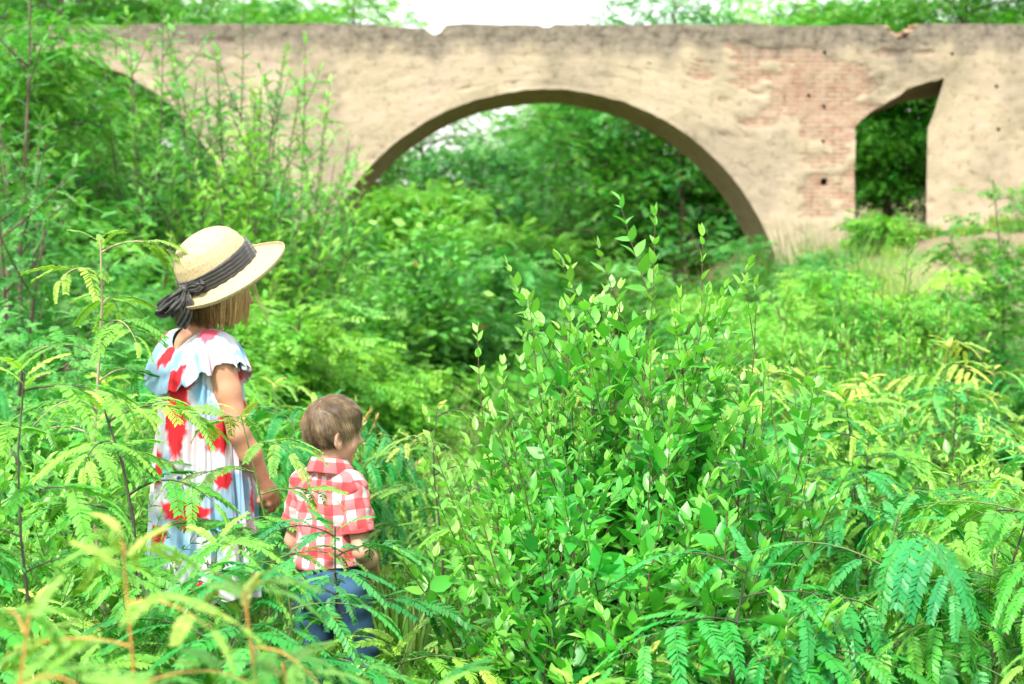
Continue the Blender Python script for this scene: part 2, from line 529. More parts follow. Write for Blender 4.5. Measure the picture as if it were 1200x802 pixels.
def bridge_mat(name, soffit):
    m, nt, b = new_mat(name)
    n1 = noise(nt, 0.9, 6, 0.6); n2 = noise(nt, 5.5, 8, 0.7); n3 = noise(nt, 28, 4, 0.7)
    base = ramp(nt, n1, [(0.3, (0.31, 0.265, 0.18)), (0.5, (0.385, 0.325, 0.23)), (0.7, (0.415, 0.335, 0.26))])
    spots = ramp(nt, n2, [(0.30, (0.42, 0.38, 0.33)), (0.46, (1, 1, 1)), (0.62, (1, 1, 1)), (0.75, (1.3, 1.22, 1.1))])
    c = mixc(nt, 0.8, base, spots, 'MULTIPLY')
    # brick showing where plaster has fallen
    tc = nd(nt, 'ShaderNodeTexCoord'); sp = nd(nt, 'ShaderNodeSeparateXYZ'); cb = nd(nt, 'ShaderNodeCombineXYZ')
    nt.links.new(tc.outputs['Object'], sp.inputs[0]); nt.links.new(sp.outputs[0], cb.inputs[0]); nt.links.new(sp.outputs[2], cb.inputs[1])
    br = nd(nt, 'ShaderNodeTexBrick'); nt.links.new(cb.outputs[0], br.inputs['Vector'])
    br.inputs['Scale'].default_value = 1.0; br.inputs['Brick Width'].default_value = 0.28; br.inputs['Row Height'].default_value = 0.085
    br.inputs['Mortar Size'].default_value = 0.012; br.inputs['Bias'].default_value = -0.1
    br.inputs['Color1'].default_value = (0.33, 0.155, 0.115, 1); br.inputs['Color2'].default_value = (0.37, 0.28, 0.20, 1)
    br.inputs['Mortar'].default_value = (0.13, 0.09, 0.065, 1)
    bc = mixc(nt, ramp(nt, n2, [(0.4, (0, 0, 0)), (0.62, (0.8, 0.8, 0.8))]), br.outputs[0], (0.36, 0.28, 0.20))
    bf = ramp(nt, math_n(nt, 'ADD', attr(nt, 'brick'), math_n(nt, 'MULTIPLY', math_n(nt, 'SUBTRACT', n2, 0.5), 1.6)), [(0.54, (0, 0, 0)), (0.61, (0.8, 0.8, 0.8))])
    c = mixc(nt, bf, c, bc)
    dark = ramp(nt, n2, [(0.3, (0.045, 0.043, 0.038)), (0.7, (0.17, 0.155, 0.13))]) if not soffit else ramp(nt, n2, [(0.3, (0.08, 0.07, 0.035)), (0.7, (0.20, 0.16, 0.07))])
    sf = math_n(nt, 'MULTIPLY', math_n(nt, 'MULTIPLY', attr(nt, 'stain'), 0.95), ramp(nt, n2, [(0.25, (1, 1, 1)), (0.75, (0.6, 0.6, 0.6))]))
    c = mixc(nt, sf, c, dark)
    nt.links.new(c, b.inputs['Base Color']); b.inputs['Roughness'].default_value = 0.95
    b.inputs['Specular IOR Level'].default_value = 0.1
    cr = nd(nt, 'ShaderNodeTexWave'); cr.wave_type = 'BANDS'; cr.bands_direction = 'Z'; cr.inputs['Scale'].default_value = 3.6; cr.inputs['Distortion'].default_value = 9.0; cr.inputs['Detail'].default_value = 4
    cr.inputs['Detail Scale'].default_value = 1.6; nt.links.new(tc.outputs['Object'], cr.inputs['Vector'])
    line = ramp(nt, cr.outputs['Fac'], [(0.0, (0.62, 0.58, 0.55)), (0.16, (1, 1, 1)), (1.0, (1, 1, 1))])
    c = mixc(nt, math_n(nt, 'MULTIPLY', ramp(nt, noise(nt, 0.8, 3), [(0.42, (0, 0, 0)), (0.6, (1, 1, 1))]), 0.4), c, line, 'MULTIPLY'); nt.links.new(c, b.inputs['Base Color'])
    h = math_n(nt, 'ADD', math_n(nt, 'MULTIPLY', n2, 1.0), math_n(nt, 'ADD', math_n(nt, 'MULTIPLY', n3, 0.4), math_n(nt, 'MULTIPLY', bf, -0.8)))
    nt.links.new(bump(nt, h, 0.7, 0.04), b.inputs['Normal'])
    return m
build_bridge()
# ------------------------------------------------------------------ bodies: smooth blended volumes turned into one continuous mesh
def surface_nets(f, org, h):
    """f < 0 inside; returns vertices and quads"""
    s = f < 0
    nx, ny, nz = f.shape
    cnt = np.zeros((nx - 1, ny - 1, nz - 1), np.int8); acc = np.zeros((nx - 1, ny - 1, nz - 1, 3), np.float32)
    corners = [(i, j, k) for i in (0, 1) for j in (0, 1) for k in (0, 1)]
    sl = lambda c: tuple(slice(c[a], f.shape[a] - 1 + c[a]) for a in range(3))
    for a in range(3):
        for c in corners:
            if c[a]: continue
            d = list(c); d[a] = 1; d = tuple(d)
            A, B = f[sl(c)], f[sl(d)]
            x = (A < 0) != (B < 0)
            t = np.where(x, A / np.where(x, A - B, 1), 0)
            for b in range(3):
                acc[..., b] += np.where(x, (t if b == a else c[b]), 0)
            cnt += x
    act = cnt > 0
    idx = -np.ones(act.shape, np.int64); n = act.sum(); idx[act] = np.arange(n)
    ijk = np.argwhere(act)
    V = org + h * (ijk + acc[act] / cnt[act][:, None])
    Q = []
    for a in range(3):
        b, c = (a + 1) % 3, (a + 2) % 3
        A = np.take(s, range(0, s.shape[a] - 1), a); B = np.take(s, range(1, s.shape[a]), a)
        for flip, m in ((False, A & ~B), (True, ~A & B)):
            e = np.argwhere(m)
            e = e[(e[:, b] > 0) & (e[:, c] > 0) & (e[:, b] < idx.shape[b]) & (e[:, c] < idx.shape[c])]
            def g(db, dc):
                q = e.copy(); q[:, b] -= db; q[:, c] -= dc
                return idx[q[:, 0], q[:, 1], q[:, 2]]
            q = np.stack([g(1, 1), g(0, 1), g(0, 0), g(1, 0)], 1)
            Q.append(q[:, ::-1] if flip else q)
    return V, np.concatenate(Q)

def rotm(rx=0, ry=0, rz=0):
    from mathutils import Euler
    return np.array(Euler((rx, ry, rz), 'XYZ').to_matrix())

class SDF:
    def __init__(s, lo, hi, h):
        s.lo = np.array(lo, float); s.h = h
        s.n = np.ceil((np.array(hi) - lo) / h).astype(int) + 1
        s.f = np.full(s.n, 0.05, np.float32)
    def region(s, lo, hi):
        a = np.clip(np.floor((lo - s.lo) / s.h).astype(int), 0, s.n); b = np.clip(np.ceil((hi - s.lo) / s.h).astype(int) + 1, 0, s.n)
        if np.any(b <= a): return None, None
        sl = tuple(slice(a[i], b[i]) for i in range(3))
        g = np.meshgrid(*[s.lo[i] + s.h * np.arange(a[i], b[i]) for i in range(3)], indexing='ij')
        return sl, np.stack(g, -1)
    def put(s, sl, d, k, op):
        f = s.f[sl]
        if op == 'sub': d = -d
        sg = 1 if op == 'add' else -1
        a, b = sg * f, sg * d
        if k > 0:
            hh = np.clip(0.5 + 0.5 * (b - a) / k, 0, 1)
            r = b * (1 - hh) + a * hh - k * hh * (1 - hh)
        else: r = np.minimum(a, b)
        s.f[sl] = sg * r
    def cap(s, a, b, ra, rb, k=0.01, op='add'):
        a, b = np.array(a, float), np.array(b, float); m = max(ra, rb) + 0.03 + k
        sl, P = s.region(np.minimum(a, b) - m, np.maximum(a, b) + m)
        if sl is None: return
        ab = b - a; t = np.clip(((P - a) @ ab) / (ab @ ab + 1e-12), 0, 1)
        d = np.linalg.norm(P - a - t[..., None] * ab, axis=-1) - (ra + (rb - ra) * t)
        s.put(sl, d.astype(np.float32), k, op)
    def ell(s, c, r, R=None, k=0.01, op='add'):
        c, r = np.array(c, float), np.array(r, float); m = max(r) + 0.03 + k
        sl, P = s.region(c - m, c + m)
        if sl is None: return
        q = P - c
        if R is not None: q = q @ R
        k0 = np.linalg.norm(q / r, axis=-1); k1 = np.linalg.norm(q / r ** 2, axis=-1)
        d = np.where(k1 > 1e-6, k0 * (k0 - 1) / np.maximum(k1, 1e-6), -min(r))
        s.put(sl, d.astype(np.float32), k, op)
    def chain(s, pts, rad, k=0.01, op='add'):
        for i in range(len(pts) - 1): s.cap(pts[i], pts[i + 1], rad[i], rad[i + 1], k, op)
    def half(s, p, n, op='sub', k=0.0):
        """cut away the half space on the side of n"""
        sl, P = s.region(s.lo, s.lo + s.h * s.n)
        n = np.array(n, float); n /= np.linalg.norm(n)
        d = -((P - np.array(p)) @ n)
        s.put(sl, d.astype(np.float32), k, 'sub')
    def mesh(s): return surface_nets(s.f, s.lo, s.h)

def head_prims(S, c, R, H, girl=False):
    """a child's head with a face; c centre, R rotation (front +Y), H chin-to-top height"""
    u = H / 0.2
    T = lambda p: np.array(c) + R @ (np.array(p, float) * u)
    E = lambda p, r, k=0.01, op='add', Rl=None: S.ell(T(p), np.array(r) * u, R if Rl is None else R @ Rl, k * u, op)
    E((0, -0.012, 0.020), (0.070, 0.086, 0.078))                      # cranium
    E((0, 0.028, 0.012), (0.060, 0.050, 0.062), 0.02)                 # forehead and face
    E((0, 0.022, -0.045), (0.050, 0.050, 0.046), 0.025)               # jaw
    E((0, 0.052, -0.080), (0.020, 0.018, 0.014), 0.018)               # chin
    for sx in (-1, 1):
        E((sx * 0.036, 0.046, -0.032), (0.022, 0.020, 0.022), 0.02)   # cheek
        E((sx * 0.026, 0.074, -0.002), (0.014, 0.010, 0.009), 0.008, 'sub')
        E((sx * 0.026, 0.066, 0.0155), (0.018, 0.010, 0.005), 0.008)  # brow
        # ear
        Re = rotm(0.0, 0, sx * 0.35)
        E((sx * 0.071, -0.008, -0.012), (0.0075, 0.017, 0.028), 0.004, 'add', Re)
        E((sx * 0.068, -0.002, -0.036), (0.006, 0.009, 0.010), 0.005, 'add', Re)
        E((sx * 0.0785, -0.006, -0.008), (0.005, 0.009, 0.016), 0.004, 'sub', Re)
    S.cap(T((0, 0.073, 0.006)), T((0, 0.090, -0.026)), 0.007 * u, 0.0095 * u, 0.010 * u)
    for sx in (-1, 1): S.ell(T((sx * 0.009, 0.080, -0.029)), np.array((0.007, 0.008, 0.006)) * u, R, 0.006 * u)
    E((0, 0.074, -0.047), (0.018, 0.009, 0.0055), 0.004)              # lips
    E((0, 0.072, -0.057), (0.015, 0.009, 0.006), 0.004)
    E((0, 0.086, -0.0515), (0.017, 0.006, 0.0014), 0.002, 'sub')
    return T

def hand_prims(S, wrist, R, L, side, curl=0.5, k=0.004, thumb_in=0.5):
    """R columns: x across the palm towards the thumb, y along the fingers, z out of the back of the hand; L hand length"""
    u = L / 0.13
    T = lambda p: np.array(wrist) + R @ (np.array(p, float) * u)
    S.ell(T((0, 0.030, 0)), np.array((0.027, 0.036, 0.012)) * u, R, 0.01)
    S.cap(T((0, -0.01, 0)), T((0, 0.02, 0)), 0.016 * u, 0.020 * u, 0.012)
    for i, (x, l) in enumerate(((0.021, 0.050), (0.007, 0.056), (-0.007, 0.051), (-0.0205, 0.040))):
        p = np.array([x, 0.054 - abs(x - 0.004) * 0.25, 0.002]); ang = 0.15
        pts = [T((x * 0.8, 0.03, 0.0)), T(p)]
        for f in (0.42, 0.32, 0.26):
            ang += curl * (0.8 if f > 0.4 else 1.0)
            p = p + np.array([x * 0.08 * f, math.cos(ang), -math.sin(ang)]) * l * f * 1.05
            pts.append(T(p))
        S.chain(pts, np.array([0.0075, 0.0072, 0.0066, 0.0060, 0.0050]) * u, k * 0.6)
    tp = [T((0.018, 0.012, -0.002)), T((0.034, 0.028, -0.010)), T((0.038 - 0.012 * thumb_in, 0.048, -0.018)), T((0.034 - 0.02 * thumb_in, 0.064, -0.022))]
    S.chain(tp, np.array([0.0105, 0.0092, 0.0078, 0.0062]) * u, k)

def smooth_verts(V, Q, it=2, lam=0.5):
    for _ in range(it):
        s = np.zeros_like(V); c = np.zeros(len(V))
        for a, b in ((0, 1), (1, 2), (2, 3), (3, 0)):
            for p, q in ((Q[:, a], Q[:, b]), (Q[:, b], Q[:, a])):
                for d in range(3): s[:, d] += np.bincount(p, V[q, d], len(V))
                c += np.bincount(p, minlength=len(V))
        V = V + lam * (s / c[:, None] - V)
    return V

def skin_mat(name, col):
    m, nt, b = new_mat(name)
    n = noise(nt, 18, 5)
    c = ramp(nt, n, [(0.3, tuple(x * y for x, y in zip(col, (0.93, 0.86, 0.84)))), (0.7, col)])
    nt.links.new(c, b.inputs['Base Color'])
    b.inputs['Roughness'].default_value = 0.5
    b.inputs['Subsurface Weight'].default_value = 0.15
    b.inputs['Subsurface Radius'].default_value = (0.02, 0.008, 0.004)
    b.inputs['Specular IOR Level'].default_value = 0.35
    nt.links.new(bump(nt, noise(nt, 260, 3), 0.1, 0.001), b.inputs['Normal'])
    return m

def hair_mat(name, stops):
    m, nt, b = new_mat(name)
    c = ramp(nt, attr(nt, 'tone'), stops)
    nt.links.new(c, b.inputs['Base Color']); b.inputs['Roughness'].default_value = 0.42
    b.inputs['Specular IOR Level'].default_value = 0.5
    return m

def strands(roots, dirs_fn, length, width, seg, rng, tone, gravity=0.0, mb=None, up_fn=None):
    """ribbon locks of hair: from each root along dirs_fn(point), returns into mb"""
    mb = mb or MB()
    n = len(roots); P = np.array(roots, float); pts = [P.copy()]
    L = np.asarray(length) * np.ones(n)
    for k in range(seg):
        D = dirs_fn(P, k / seg); D = D / (np.linalg.norm(D, axis=1, keepdims=True) + 1e-9)
        P = P + D * (L / seg)[:, None]; pts.append(P.copy())
    pts = np.array(pts)                                   # seg+1, n, 3
    T = np.gradient(pts, axis=0)
    out = up_fn(pts.reshape(-1, 3)).reshape(pts.shape)
    S = np.cross(T, out); S /= np.linalg.norm(S, axis=2, keepdims=True) + 1e-9
    w = (np.asarray(width) * np.ones(n))[None, :, None] * np.array([(1 - 0.75 * (k / seg) ** 2) for k in range(seg + 1)])[:, None, None]
    V = np.stack([pts - S * w * 0.5, pts + out / (np.linalg.norm(out, axis=2, keepdims=True) + 1e-9) * w * 0.25, pts + S * w * 0.5], 2)  # seg+1,n,3,3
    V = V.transpose(1, 0, 2, 3).reshape(-1, 3)
    base = (np.arange(n) * (seg + 1) * 3)[:, None, None]
    k = np.arange(seg)[None, :, None]; j = np.arange(2)[None, None, :]
    i0 = base + k * 3 + j
    q = np.stack([i0, i0 + 1, i0 + 4, i0 + 3], -1).reshape(-1, 4)
    mb.add(V, [q], tone=np.repeat(tone, (seg + 1) * 3))
    return mb

skin_m = skin_mat('skin_tone', (0.50, 0.26, 0.16))
skin_boy = skin_mat('fair_skin', (0.58, 0.34, 0.24))
eye_white = plain('eye_white', (0.8, 0.78, 0.75), 0.2, 0.02)
eye_dark = plain('eye_iris', (0.07, 0.04, 0.025), 0.15, 0.05)
lip_m = plain('lip', (0.55, 0.24, 0.2), 0.45, 0.05)

def add_eyes(root, T, R, u):
    for sx in (-1, 1):
        mb = MB()
        for part, (off, r) in enumerate((((sx * 0.026, 0.0605, -0.002), 0.0105),)):
            th = np.linspace(0, PI, 9); ph = np.linspace(0, 2 * PI, 14, endpoint=False)
            V = np.array([[math.sin(t) * math.cos(p), math.cos(t), math.sin(t) * math.sin(p)] for t in th for p in ph]) * r * u
            q = np.array([[a * 14 + b, a * 14 + (b + 1) % 14, (a + 1) * 14 + (b + 1) % 14, (a + 1) * 14 + b] for a in range(8) for b in range(14)])
            V = V @ R.T + T(off)
            idx = np.array([1 if a < 2 else 0 for a in range(8) for b in range(14)])
            link_mesh('eye', V, [q], [eye_white, eye_dark], root, True, mat_idx=idx)

# ------------------------------------------------------------------ the boy
def build_boy():
    Yb = 4.05
    o = at(387, 600, Yb)
    yaw = math.radians(-30)
    root = thing('person', 'small child with short brown hair in red and white checked shirt and jeans', 'person', (o.x, Yb, 0), yaw)
    S = SDF((-0.26, -0.2, -0.01), (0.26, 0.26, 1.03), 0.0036)
    Rh = rotm(math.radians(-4), math.radians(3), math.radians(-34))
    hc = np.array((0.008, 0.012, 0.895))
    T = head_prims(S, hc, Rh, 0.192)
    S.cap((0, -0.008, 0.74), (0.004, 0.0, 0.85), 0.040, 0.036, 0.02)                 # neck
    S.cap((-0.078, -0.005, 0.738), (0.078, -0.005, 0.738), 0.034, 0.034, 0.02)      # shoulders
    S.ell((0, 0, 0.66), (0.105, 0.068, 0.11), None, 0.03)
    S.ell((0, 0.005, 0.54), (0.095, 0.066, 0.12), None, 0.03)
    S.ell((0, -0.008, 0.46), (0.098, 0.072, 0.075), None, 0.03)
    # near arm: elbow back, hand at the front pocket
    sh, el, wr = np.array((0.090, -0.006, 0.736)), np.array((0.142, -0.032, 0.572)), np.array((0.116, 0.064, 0.492))
    S.chain([sh, (sh + el) / 2, el], [0.037, 0.031, 0.027], 0.015)
    S.chain([el, el * 0.6 + wr * 0.4 + [0.006, 0, 0], wr], [0.027, 0.029, 0.019], 0.012)
    d = np.array((-0.30, 0.62, -0.5)); d /= np.linalg.norm(d)
    z = np.array((0.95, 0.3, 0.1)); z -= d * (z @ d); z /= np.linalg.norm(z); x = np.cross(d, z)
    hand_prims(S, wr, np.stack([x, d, z], 1), 0.112, 1, 0.55)
    # far arm hanging
    sh, el, wr = np.array((-0.090, -0.004, 0.736)), np.array((-0.138, -0.01, 0.57)), np.array((-0.14, 0.07, 0.45))
    S.chain([sh, (sh + el) / 2, el], [0.037, 0.031, 0.026], 0.015)
    S.chain([el, el * 0.6 + wr * 0.4, wr], [0.026, 0.027, 0.018], 0.012)
    d = np.array((0.05, 0.4, -0.9)); d /= np.linalg.norm(d)
    z = np.array((-1, 0.1, 0)); z -= d * (z @ d); z /= np.linalg.norm(z); x = np.cross(d, z)
    hand_prims(S, wr, np.stack([x, d, z], 1), 0.112, -1, 0.35)
    for sx, fy, fx in ((-1, -0.02, 0.0), (1, 0.03, 0.03)):
        hip, kn, an = np.array((sx * 0.052, 0, 0.44)), np.array((sx * 0.062 + fx * .5, fy + 0.02, 0.25)), np.array((sx * 0.064 + fx, fy - 0.01, 0.055))
        S.chain([hip, kn], [0.062, 0.042], 0.02); S.chain([kn, kn * 0.6 + an * 0.4, an], [0.040, 0.040, 0.026], 0.02)
        S.chain([an, an + [0.004, -0.012, -0.022]], [0.027, 0.028], 0.01); S.chain([an + [0, 0.0, -0.03], an + [sx * 0.012, 0.085, -0.036]], [0.022, 0.018], 0.015)
    V, Q = S.mesh(); V = smooth_verts(V, Q, 1, 0.4)
    link_mesh('body', V, [Q], skin_boy, root, True)
    add_eyes(root, T, Rh, 0.96)
    # shirt
    S = SDF((-0.26, -0.2, 0.40), (0.26, 0.22, 0.86), 0.0036)
    S.cap((-0.088, -0.008, 0.742), (0.088, -0.008, 0.742), 0.047, 0.047, 0.03)
    S.ell((0, 0, 0.67), (0.117, 0.086, 0.12), None, 0.03)
    S.ell((0, 0.004, 0.575), (0.114, 0.088, 0.13), None, 0.04)
    S.ell((0, 0.0, 0.50), (0.118, 0.096, 0.11), None, 0.04)
    # folds
    sl, P = S.region(S.lo, S.lo + S.h * S.n)
    X, Yy, Z = P[..., 0], P[..., 1], P[..., 2]
    fold = (0.0062 * np.sin(44 * Z + 22 * X + 5 * np.sin(17 * X)) * sstep(0.50, 0.60, Z) * (1 - sstep(0.70, 0.78, Z))
            + 0.0035 * np.sin(70 * X - 30 * Z + 3 * np.sin(30 * Z)) + 0.004 * np.sin(26 * X + 60 * Z))
    S.f += fold.astype(np.float32)
    # neck opening, hem, sleeve openings
    S.cap((0, -0.008, 0.74), (0.004, 0.004, 0.90), 0.040, 0.040, 0, 'sub')
    S.half((0, 0, 0.512), (0.10, 0.0, -1))
    V, Q = S.mesh(); V = smooth_verts(V, Q, 1, 0.3)
    # cloth coordinates
    u = np.zeros((len(V), 3)); ang = np.arctan2(V[:, 0], -V[:, 1])
    u[:, 0] = ang * 0.112; u[:, 1] = V[:, 2]
    m, nt, bs = new_mat('red_gingham')
    sp = nd(nt, 'ShaderNodeSeparateXYZ'); nt.links.new(attr(nt, 'cloth', 'Vector'), sp.inputs[0])
    def stripe(s):
        a = math_n(nt, 'FRACT', math_n(nt, 'MULTIPLY', math_n(nt, 'ADD', s, 5.032), 1 / 0.062))
        return math_n(nt, 'LESS_THAN', a, 0.5)
    a, b = stripe(sp.outputs[0]), stripe(sp.outputs[1])
    both = math_n(nt, 'MULTIPLY', a, b); one = math_n(nt, 'MAXIMUM', a, b)
    weave = noise(nt, 400, 2)
    c = mixc(nt, one, (0.60, 0.56, 0.57), (0.54, 0.10, 0.11)); c = mixc(nt, both, c, (0.50, 0.006, 0.015))
    # thin lines through the white checks
    nt.links.new(mixc(nt, math_n(nt, 'MULTIPLY', weave, 0.10), c, (0.9, 0.85, 0.85)), bs.inputs['Base Color'])
    bs.inputs['Roughness'].default_value = 0.85; bs.inputs['Sheen Weight'].default_value = 0.2
    nt.links.new(bump(nt, weave, 0.15, 0.002), bs.inputs['Normal'])
    shirt = link_mesh('shirt', V, [Q], m, root, True, {'cloth': u})
    # collar: folded band standing round the neck
    mb = MB(); n = 72
    prof = [(0.042, 0.775), (0.0430, 0.805), (0.0455, 0.829), (0.051, 0.829), (0.0570, 0.815), (0.0650, 0.794), (0.0645, 0.788), (0.0570, 0.803), (0.0500, 0.810), (0.0470, 0.780)]
    V = []; uv = []
    for k in range(n):
        th = -PI * 0.90 + 2 * PI * 0.90 * k / (n - 1)     # opening at the front (+Y)
        front = abs(th) / PI
        for j, (r, zz) in enumerate(prof):
            drop = (0.030 * front ** 2)
            rr = r * (1 + 0.05 * math.sin(3 * th)) + (0.018 * front ** 3 if 3 < j < 9 else 0)
            V.append((rr * 1.12 * math.sin(th) + 0.002, -rr * 1.05 * math.cos(th) - 0.004, zz - drop - (0.010 if 3 < j < 8 else 0) * front))
            uv.append((th * 0.055, j * 0.009 + 0.02, 0))
    J = len(prof)
    q = np.array([[k * J + j, k * J + (j + 1) % J, (k + 1) * J + (j + 1) % J, (k + 1) * J + j] for k in range(n - 1) for j in range(J)])
    caps = [np.arange(J)[None], (np.arange(J)[::-1] + (n - 1) * J)[None]]
    link_mesh('collar', np.array(V), [q] + caps, m, shirt, True, {'cloth': np.array(uv)})
    for sx, el in ((1, (0.134, -0.028, 0.595)), (-1, (-0.130, -0.008, 0.595))):
        a = np.array((sx * 0.094, -0.006, 0.740)); b = np.array(el); nn = (b - a) / np.linalg.norm(b - a)
        s1 = np.cross(nn, [0, 1, 0]); s1 /= np.linalg.norm(s1); s2 = np.cross(nn, s1)
        n1_, n2_ = 60, 34
        V, uv = [], []
        for k in range(n1_):
            th = 2 * PI * k / n1_
            for j_ in range(n2_):
                t = -0.12 + 0.96 * j_ / (n2_ - 1)
                r = 0.0405 + 0.0065 * math.sin(min(1, max(0, t)) * PI * 0.75) + 0.0018 * math.sin(3 * th + 9 * t) + 0.0024 * math.sin(16 * t + 2.2 * math.sin(th) + sx) + 0.002 * math.sin(5 * th - 14 * t)
                p = a + (b - a) * t + (s1 * math.cos(th) + s2 * math.sin(th)) * r
                V.append(p); uv.append(((th - PI) * 0.047 + 0.31, t * 0.15 + 0.02, 0))
        q = np.array([[k * n2_ + j, k * n2_ + j + 1, ((k + 1) % n1_) * n2_ + j + 1, ((k + 1) % n1_) * n2_ + j] for k in range(n1_) for j in range(n2_ - 1)])
        sl_ = link_mesh('sleeve', np.array(V), [q], m, shirt, True, {'cloth': np.array(uv)})
        md = sl_.modifiers.new('thickness', 'SOLIDIFY'); md.thickness = 0.0015; md.offset = -1
        V, uv = [], []
        pr = [(0.0440, 0.66), (0.0465, 0.68), (0.0480, 0.83), (0.0470, 0.85), (0.0430, 0.845), (0.0400, 0.74)]
        for k in range(40):
            th = 2 * PI * k / 40
            for r, t in pr:
                rr = (r + 0.0015) * (1 + 0.03 * math.sin(3 * th + 1))
                p = a + (b - a) * (t + 0.02 * math.sin(2 * th)) + (s1 * math.cos(th) + s2 * math.sin(th)) * rr
                V.append(p); uv.append((0.015, 0.015, 0))
        J = len(pr)
        q = np.array([[k * J + j, k * J + (j + 1) % J, ((k + 1) % 40) * J + (j + 1) % J, ((k + 1) % 40) * J + j] for k in range(40) for j in range(J)])
        link_mesh('cuff', np.array(V), [q], m, shirt, True, {'cloth': np.array(uv)})
    # jeans
    S = SDF((-0.2, -0.17, 0.03), (0.22, 0.19, 0.56), 0.0036)
    S.ell((0, -0.006, 0.50), (0.106, 0.080, 0.085), None, 0.03)
    S.ell((0, -0.014, 0.445), (0.116, 0.090, 0.075), None, 0.03)
    for sx, fy, fx in ((-1, -0.02, 0.0), (1, 0.03, 0.03)):
        hip, kn, an = np.array((sx * 0.055, -0.002, 0.43)), np.array((sx * 0.064 + fx * .5, fy + 0.02, 0.25)), np.array((sx * 0.066 + fx, fy - 0.01, 0.06))
        S.chain([hip, kn, an], [0.070, 0.053, 0.046], 0.02)
    sl, P = S.region(S.lo, S.lo + S.h * S.n)
    X, Yy, Z = P[..., 0], P[..., 1], P[..., 2]
    S.f += (0.0018 * np.sin(55 * Z + 40 * X + 20 * Yy + 3 * np.sin(25 * X + 13 * Z)) + 0.0015 * np.sin(100 * Z - 30 * X)).astype(np.float32)
    S.half((0, 0, 0.555), (0, 0, 1)); S.half((0, 0, 0.052), (0, 0, -1))
    S.ell((0.118, 0.05, 0.475), (0.03, 0.03, 0.04), None, 0.004, 'sub')
    V, Q = S.mesh(); V = smooth_verts(V, Q, 1, 0.3)
    m, nt, bs = new_mat('blue_denim')
    n1 = noise(nt, 12, 5); n2 = noise(nt, 500, 2)
    c = mixc(nt, ramp(nt, n1, [(0.35, (0, 0, 0)), (0.7, (1, 1, 1))]), (0.012, 0.045, 0.12), (0.045, 0.13, 0.25))
    nt.links.new(mixc(nt, math_n(nt, 'MULTIPLY', n2, 0.4), c, (0.06, 0.14, 0.25)), bs.inputs['Base Color']); bs.inputs['Roughness'].default_value = 0.9
    nt.links.new(bump(nt, n2, 0.2, 0.002), bs.inputs['Normal'])
    jeans = link_mesh('jeans', V, [Q], m, root, True)
    seam = plain('seam_thread', (0.45, 0.28, 0.10), 0.8)
    from mathutils.bvhtree import BVHTree
    bvh = BVHTree.FromPolygons([tuple(v) for v in V], [tuple(q) for q in Q])
    # back pockets and the orange patch, laid on the surface of the jeans
    def onto(x, z, lift):
        hit = bvh.ray_cast(Vector((x, -0.4, z)), Vector((0, 1, 0)))
        return (hit[0] + hit[1] * lift) if hit[0] else Vector((x, -0.09, z))
    for sx in (-1, 1):
        n = 12; V2 = []
        shape = [(-0.030, 0.470), (0.030, 0.470), (0.031, 0.415), (0.0, 0.400), (-0.031, 0.415)]
        g = []
        for a in range(n):
            for b in range(n):
                fx, fz = a / (n - 1), b / (n - 1)
                bot = 0.430 - 0.015 * (1 - abs(fx * 2 - 1))
                g.append(onto(sx * 0.052 + (fx - 0.5) * 0.06, bot + (0.488 - bot) * fz, 0.0035))
        q = np.array([[a * n + b, (a + 1) * n + b, (a + 1) * n + b + 1, a * n + b + 1] for a in range(n - 1) for b in range(n - 1)])
        pk = link_mesh('back_pocket', np.array(g), [q], m, jeans, True)
        mo = pk.modifiers.new('thick', 'SOLIDIFY'); mo.thickness = 0.003; mo.offset = 0
    oc = onto(0.052, 0.378, 0.003); V2 = [oc + Vector((0, -0.004, 0))]; R_ = 0.0215
    for ring in (0.5, 1.0):
        for k in range(24):
            V2.append(onto(0.052 + R_ * ring * math.cos(k * PI / 12), 0.378 + R_ * ring * math.sin(k * PI / 12), 0.006 if ring < 1 else 0.004))
    for k in range(24): V2.append(onto(0.052 + R_ * math.cos(k * PI / 12), 0.378 + R_ * math.sin(k * PI / 12), -0.002))
    tri = np.array([[0, 1 + k, 1 + (k + 1) % 24] for k in range(24)])
    q = np.array([[1 + r * 24 + k, 1 + (r + 1) * 24 + k, 1 + (r + 1) * 24 + (k + 1) % 24, 1 + r * 24 + (k + 1) % 24] for r in (0, 1) for k in range(24)])
    tag(link_mesh('patch', np.array(V2), [tri, q], plain('orange_patch', (0.85, 0.16, 0.02), 0.6), jeans, True), 'round orange patch on the seat of the jeans')
    # shoes
    for sx, fy, fx in ((-1, -0.02, 0.0), (1, 0.03, 0.03)):
        S = SDF((-0.16, -0.12, -0.005), (0.18, 0.2, 0.09), 0.004)
        an = np.array((sx * 0.064 + fx, fy - 0.01, 0.03))
        S.ell(an + [0, -0.012, 0.005], (0.034, 0.040, 0.034), None, 0.01); S.ell(an + [sx * 0.010, 0.06, -0.006], (0.034, 0.055, 0.026), None, 0.02)
        S.half((0, 0, 0.002), (0, 0, -1))
        V, Q = S.mesh(); link_mesh('shoe', V, [Q], plain('shoe_leather', (0.16, 0.09, 0.05), 0.6), root, True)
    # hair: cap of volume, then locks
    S = SDF(hc - 0.13, hc + 0.13, 0.0034); u_ = 0.96
    Tp = lambda p: hc + Rh @ (np.array(p) * u_)
    S.ell(Tp((0, -0.014, 0.026)), np.array((0.0745, 0.091, 0.082)) * u_, Rh)
    S.ell(Tp((0, 0.020, 0.052)), np.array((0.064, 0.062, 0.050)) * u_, Rh, 0.02)
    # cut the face and neck free
    S.ell(Tp((0, 0.098, -0.020)), np.array((0.085, 0.058, 0.070)) * u_, Rh, 0.004, 'sub')
